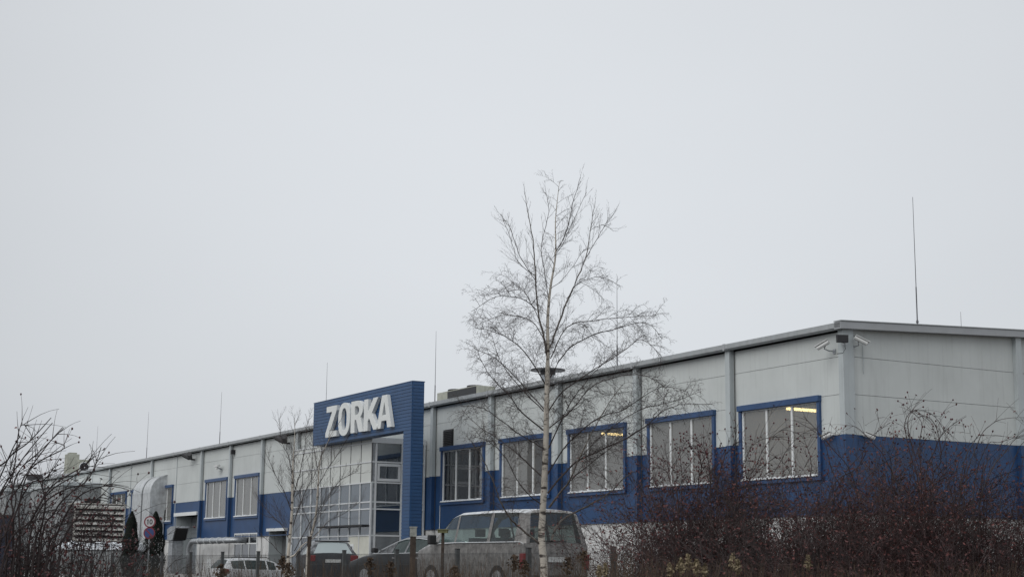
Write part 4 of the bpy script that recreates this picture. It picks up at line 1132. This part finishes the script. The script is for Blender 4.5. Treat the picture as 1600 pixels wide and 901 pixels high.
# smaller birches at left
b2=[([(456,740),(450,710),(440,690),(436,655)],.010,.3),([(456,800),(445,770),(430,740),(418,715)],.011,-.4),([(458,820),(476,770),(492,740),(505,705)],.014,.4),
 ([(457,780),(468,740),(476,700),(480,655)],.012,-.3),([(456,850),(440,820),(420,800),(402,775)],.010,.5),([(460,860),(482,820),(505,790),(522,760)],.012,-.5)]
birch('birch_tree',30.,[(452,900),(450,880),(453,840),(456,800),(457,760),(458,720),(460,690),(461,655)],b2,'slender bare birch left of the vestibule, nearer the side door',21,None,dict(dens=15,L=.60,droop=-.12,r=.0034,lvl=1,spread=.62,t0=.25),rt=.036)
b3=[([(496,760),(510,735),(526,712),(540,690)],.010,.3),([(494,800),(512,775),(532,750),(560,735)],.011,-.4),([(497,740),(492,710),(488,690),(484,668)],.008,.3),
 ([(490,840),(512,815),(540,800),(566,780)],.010,.4),([(490,830),(476,800),(470,780),(462,762)],.009,-.3)]
birch('birch_tree',31.,[(478,900),(481,860),(488,830),(494,800),(497,760),(500,720),(512,690),(522,668)],b3,'leaning bare birch in front of the pale vestibule panels',33,None,dict(dens=15,L=.58,droop=-.10,r=.0034,lvl=1,spread=.62,t0=.2),rt=.028)
b4=[([(462,870),(480,850),(498,830),(520,822)],.010,.2),([(455,880),(435,860),(420,845),(400,828)],.009,-.2)]
birch('birch_tree',30.5,[(440,900),(446,885),(462,865),(474,850),(492,838),(512,812)],b4,'low young birch shoot leaning right near the hatchback',35,None,dict(dens=8,L=.5,droop=-.1,r=.004,lvl=1,spread=.6,t0=.2),rt=.022)

# ------------------------------------------------------------------ bushes
def bush(x,Y,ytop,wpx,label,seed,n=70,arch=.10,mt='cane',hips=0,leaves=0,lean=0,r0=.0065,group='bare rose bushes in front of the fence',tw=10,name='rose_bush',seg=12,z0=None,sub=1,wild=.1):
    rr=random.Random(seed)
    P=xat(x,Y,.5); zg=gh(P.x,P.y); H=at(x,ytop,Y).z-zg; Wd=wpx/F*Y/2
    o=empty(name,(P.x,Y,zg),0,label,'bush',group)
    m=MB();hp=MB();lf=MB();thin=MB()
    for i in range(n):
        a=rr.random()*6.283; rb=.35*Wd*math.sqrt(rr.random())
        p=Vector((rb*math.cos(a),rb*.8*math.sin(a),-.05))
        tgt=rr.random()**.7
        d=Vector((math.cos(a)*tgt*.75*Wd/H+lean,math.sin(a)*tgt*.6*Wd/H,1)).normalized()
        L=H*(.62+.55*rr.random())
        if rr.random()<wild: L*=1.22
        pts=grow(m,p,d,L,r0*(.7+.6*rr.random()),rr,arch*(.5+rr.random()),seg=seg,n=4,wob=.07)
        nt_=int(tw*(.6+.8*rr.random()))
        for k in range(nt_):
            f=.34+.64*((k+rr.random())/nt_); fi=min(f*seg,seg-.001); j=int(fi); q=pts[j].lerp(pts[j+1],fi-j); dd=(pts[j+1]-pts[j]).normalized(); s=rvec(rr)
            pp=grow(thin,q,dd+s*.9,H*.22*(.35+.9*rr.random()),r0*.36,rr,arch*.6,seg=4,n=3,wob=.16)
            if sub:
                for _ in range(sub): 
                    jj=rr.randrange(1,4); pq=grow(thin,pp[jj],(pp[jj+1]-pp[jj]).normalized()+rvec(rr)*.9,H*.07*(.5+rr.random()),r0*.26,rr,.1,seg=2,n=3,wob=.2)
                    if leaves and rr.random()<leaves:
                        c=pq[-1]; s1=rvec(rr)*.010; s2=rvec(rr)*.007; lf.quad(c-s1-s2,c+s1-s2,c+s1+s2,c-s1+s2)
            if hips and rr.random()<hips and f>.35:
                hp.blob(pp[-1],.0052+.003*rr.random(),5,1.3)
            if leaves and rr.random()<leaves:
                c=pp[-1]; s1=rvec(rr)*.009; s2=rvec(rr)*.006; lf.quad(c-s1-s2,c+s1-s2,c+s1+s2,c-s1+s2)
    m.build('canes',M[mt],o); thin.build('thin_twigs',M[mt],o)
    if hp.v: hp.build('hips',M['hip'],o)['kind']='stuff'
    if lf.v: lf.build('withered_leaves',M['leaf'],o)['kind']='stuff'
    return o
bs=[ # x, Y, ytop, width
 (1010,14.5,765,150,'low dark rose bush right of the van, at the left end of the row',60,.3,.25,0,.0),
 (1090,13.5,716,170,'dense rose bush with reddish tips in front of the second window from the corner',95,.35,.45,0,.0),
 (1160,14.0,738,170,'rose bush below the left half of the corner window',95,.3,.5,0,.0),
 (1235,13.0,770,170,'wide rose bush below the right half of the corner window',90,.3,.35,0,.0),
 (1310,14.2,752,170,'rose bush in front of the building corner',85,.3,.35,0,.0),
 (1380,13.2,748,180,'thick rose bush just right of the corner post',100,.3,.4,0,.0),
 (1455,14.0,706,180,'tallest rose bush with red-brown tips before the blue gable band',105,.5,.6,0,.0),
 (1525,13.5,735,150,'rose bush left of the fence post at the right edge',80,.3,.3,0,.0),
 (1600,13.0,790,130,'thinner rose bush at the right edge of the row',46,.2,.1,0,.0),
 (1130,12.0,800,190,'low front rose bush beside the pale weed plumes',26,.1,.2,0,.0),
 (1290,11.8,800,220,'low tangled front rose bush below the building corner',30,.1,.2,0,.0),
 (1450,11.8,800,230,'low tangled front rose bush beneath the tallest bush',30,.1,.2,0,.0),
]
for i,(x,Y,yt,wp,lab,n,hp,lv,ln,_) in enumerate(bs):
    bush(x,Y,yt+26,wp*1.12,lab,100+i,n=int(n*1.2),arch=.16,mt='cane' if i%3 else 'canelight',hips=hp,leaves=min(1,lv*2.0),lean=ln,sub=3,tw=17,wild=.03)
# long arching canes of the tall bush
def arching(paths,Y,label,mt,r=.006,hips=0,seed=1,name='rose_bush',dens=3,L=.22):
    rr=random.Random(seed); x0=sum(p[0][0] for p in paths)/len(paths); P=xat(x0,Y,.5); zg=gh(P.x,P.y)
    o=empty(name,(P.x,Y,zg),0,label,'bush','bare rose bushes in front of the fence'); O=Vector(o.location)
    m=MB(); tm=MB(); hp=MB()
    for pp in paths:
        dy=rr.uniform(-.3,.3)
        b=at(pp[0][0],905,Y+dy*.3); b.z=gh(b.x,b.y)-.05
        pts=[b]+[at(x,y,Y+dy*(i+1)/len(pp)) for i,(x,y) in enumerate(pp)]
        S=spl([p-O for p in pts],5); n=len(S)
        m.tube(S,[lerp(r,r*.3,i/(n-1)) for i in range(n)],5,cap=False)
        for k in range(int(dens*len(pp))):
            f=.35+.63*rr.random(); fi=f*(n-1); i=min(int(fi),n-2); p=S[i].lerp(S[i+1],fi-i); d=(S[i+1]-S[i]).normalized()
            q=grow(tm,p,d+rvec(rr)*.8,L*(.4+rr.random()),r*.38,rr,.12,seg=4,n=3)
            if rr.random()<hips: hp.blob(q[-1],.0075 if Y>11 else .0055,6,1.3)
    m.build('canes',M[mt],o); tm.build('thin_twigs',M[mt],o)
    if hp.v: hp.build('hips',M['hip'],o)['kind']='stuff'
arching([[(1440,800),(1420,700),(1414,660),(1430,640),(1460,650),(1482,685)],[(1450,800),(1432,720),(1418,665),(1428,642),(1450,655)],[(1445,780),(1462,700),(1480,670),(1510,650)],
 [(1440,770),(1436,700),(1440,660),(1422,642)],[(1455,780),(1470,720),(1464,670),(1448,650),(1432,652)]],13.4,'spray of long arching canes dotted with dark hips above the gable bushes','cane',.0055,.6,5)
arching([[(1505,800),(1528,692),(1550,662),(1575,653),(1615,652)],[(1520,800),(1540,700),(1565,690),(1610,675)],[(1530,800),(1575,700),(1600,680),(1630,672)],[(1500,780),(1522,690),(1545,680),(1590,684)],[(1560,820),(1585,720),(1600,690),(1628,682)]],13.0,'long canes bending right across the gable at the right edge','canelight',.0050,.05,6,dens=1.5)
arching([[(1400,790),(1385,720),(1362,690),(1340,668),(1322,664)],[(1345,830),(1330,740),(1300,700),(1270,665),(1255,650)],[(1290,800),(1340,730),(1352,708),(1352,690),(1390,660)],[(1330,820),(1300,735),(1288,690),(1270,672),(1240,655)],[(1300,820),(1318,745),(1345,710),(1368,680)]],13.5,'loose canes crossing over the building corner post','cane',.0055,.1,7,dens=1.8)
arching([[(1160,800),(1180,730),(1200,690),(1222,672),(1245,676)],[(1200,800),(1220,720),(1250,680),(1280,668)],[(1140,800),(1165,720),(1180,692),(1212,682),(1235,690)],[(1250,800),(1235,740),(1215,715),(1190,705)],[(1260,800),(1268,730),(1258,690),(1250,680)]],13.6,'thin canes reaching across the lower half of the corner window','canelight',.0045,.5,8)
arching([[(1110,790),(1108,730),(1100,700),(1090,690)],[(1090,790),(1096,735),(1090,700),(1080,696)],[(1060,800),(1050,760),(1040,735),(1020,730)],[(1120,800),(1130,720),(1142,700),(1150,690)]],13.2,'upright reddish canes overlapping the second window from the corner','cane',.006,.9,9,dens=6,L=.14)
# left bush group, nearer
arching([[(-30,800),(10,720),(45,690),(80,652)],[(-20,830),(0,770),(40,710),(82,660)],[(20,860),(18,780),(30,735),(62,705),(100,668)],[(0,850),(30,760),(70,700),(98,667)],[(30,890),(30,790),(50,730),(100,700),(85,690)],
 [(60,880),(85,800),(110,770),(140,745),(158,698)],[(10,870),(-5,790),(20,740),(30,670),(42,665)],[(40,900),(60,800),(100,765),(140,757),(182,757)],[(20,890),(40,830),(75,770),(120,740),(140,718)],
 [(-40,860),(-20,780),(0,745),(20,700),(32,680)],[(70,900),(90,830),(118,780),(150,762),(176,758)],[(10,880),(25,800),(48,755),(70,748),(94,715)],[(-10,900),(10,830),(25,780),(15,740),(25,700)],
 [(50,890),(66,820),(70,780),(58,745),(34,742)],[(90,900),(100,840),(128,800),(150,780),(165,770)],[(0,900),(50,810),(80,760),(130,728),(148,712)]],9.0,'tall dark canes fanning up to the right at the left edge','caneleft',.0075,.15,12,dens=2.0,L=.2)
bush(5,9.2,800,150,'dense dark berry bush at the left edge',301,n=62,arch=.10,mt='caneleft',hips=.35,leaves=.8,lean=.0,sub=2,tw=11,wild=.02)
bush(62,9.6,815,150,'berry bush below the louvred unit',302,n=58,arch=.12,mt='caneleft',hips=.4,leaves=.8,lean=.0,sub=2,tw=11,wild=.02)
bush(128,10.2,852,110,'small low berry bush left of the thujas',303,n=80,arch=.12,mt='caneleft',hips=.35,leaves=.3,lean=0,sub=2,tw=9,wild=.0)
arching([[(60,860),(75,830),(110,815),(160,812),(190,825)],[(80,870),(120,838),(160,835),(200,845)],[(90,880),(120,850),(170,850),(200,858)],[(30,850),(70,800),(110,800),(150,800),(175,812)]],9.4,'low canes with red berries stretching right over the shed','caneleft',.005,.95,13,dens=7,L=.1)

# ------------------------------------------------------------------ dry weeds along the bottom
rr=random.Random(5)
wd=MB()
for i in range(15000):
    x=rr.uniform(-20,1620); Y=rr.uniform(9.5,12.8)
    P=xat(x,Y,.5); zg=gh(P.x,P.y); top=884+rr.gauss(0,7)
    if x<280: top-=0
    if 940<x<1180: top-=6
    if x>1200: top+=8
    if 760<x<1000: top-=8
    if 520<x<=760: top-=2
    top-=6*math.sin(x*.021)+4*math.sin(x*.07)
    zt=at(x,top,Y).z; H=max(.15,zt-zg)*rr.uniform(.75,1.03)
    p=Vector((P.x,Y,zg)); a=rr.random()*6.28; s=Vector((math.cos(a),math.sin(a),0))*rr.uniform(.0018,.004); l=Vector((rr.gauss(0,.10),rr.gauss(0,.08),0))*H
    q=p+l*.5+Vector((0,0,H*.6)); t=p+l*1.3+Vector((0,0,H))
    wd.quad(p-s,p+s,q+s*.7,q-s*.7); wd.quad(q-s*.7,q+s*.7,t+s*.2,t-s*.2)
tag(wd.build('dry_weeds',M['weed']),'brown dry weeds and grass covering the verge','weeds',kind='stuff')
def plume(x,ytop,Y,hpx,label,mt='plume',seed=0,k=150,wf=.30):
    rr=random.Random(int(x*7+seed)); P=xat(x,Y,.5); zg=gh(P.x,P.y); zt=at(x,ytop,Y).z-zg; L=hpx/F*Y
    o=empty('weed_plume',(P.x,Y,zg),0,label,'weed','dried goldenrod plumes')
    m=MB(); m.tube([(0,0,-.05),(.02,0,zt-L),(.03,0,zt)],[.005,.004,.002],4); m.build('stem',M['weed'],o)
    m=MB()
    for i in range(k):
        f=rr.random(); z=zt-L*f; w=L*wf*(.25+1.1*f)*(1 if f<.8 else (1-f)*5+.1); a=rr.random()*6.28; e=w*rr.random()
        c=Vector((.03+e*math.cos(a),e*.8*math.sin(a),z+e*.5)); s1=rvec(rr)*.010; s2=rvec(rr)*.007
        m.quad(c-s1-s2,c+s1-s2,c+s1+s2,c-s1+s2)
    m.build('seed_head',M[mt],o)
pl=[(1143,864,12,26,'pale plume, topmost of the group before the rose bushes'),(1150,874,11.6,22,'pale plume just right below the topmost one'),(1072,866,12,24,'bushy plume before the left rose bushes'),(1060,872,11.5,24,'wide plume left of the bushy one'),
(1085,874,11.3,24,'short plume between the two plume groups'),(1042,880,11.8,20,'leftmost plume of the group before the rose bushes'),(1098,880,11.6,20,'small plume tucked low between groups'),(940,880,12,20,'single plume right below the van bumper'),
(930,884,11.5,18,'low plume under the van rear corner'),(1262,868,12.2,22,'lone pale plume below the building corner')]
for i,(x,y,Y,h,lab) in enumerate(pl): plume(x,y,Y,h,lab)
pl2=[(566,872,'brown seed head before the sedan bonnet'),(598,878,'small brown seed head under the sedan mirror'),(428,870,'brown seed head below the side door'),(436,880,'low brown seed head beside the birch feet'),(795,866,'rusty seed head before the van side'),(812,876,'low rusty seed head near the van tail light'),(905,860,'rusty seed head before the van rear'),(880,872,'low rusty seed head at the birch foot'),(700,884,'brown seed head below the van front wheel'),(330,882,'brown seed head before the white board')]
for x,y,lab in pl2: plume(x,y,12.0,24,lab,'weed',k=130,wf=.5)
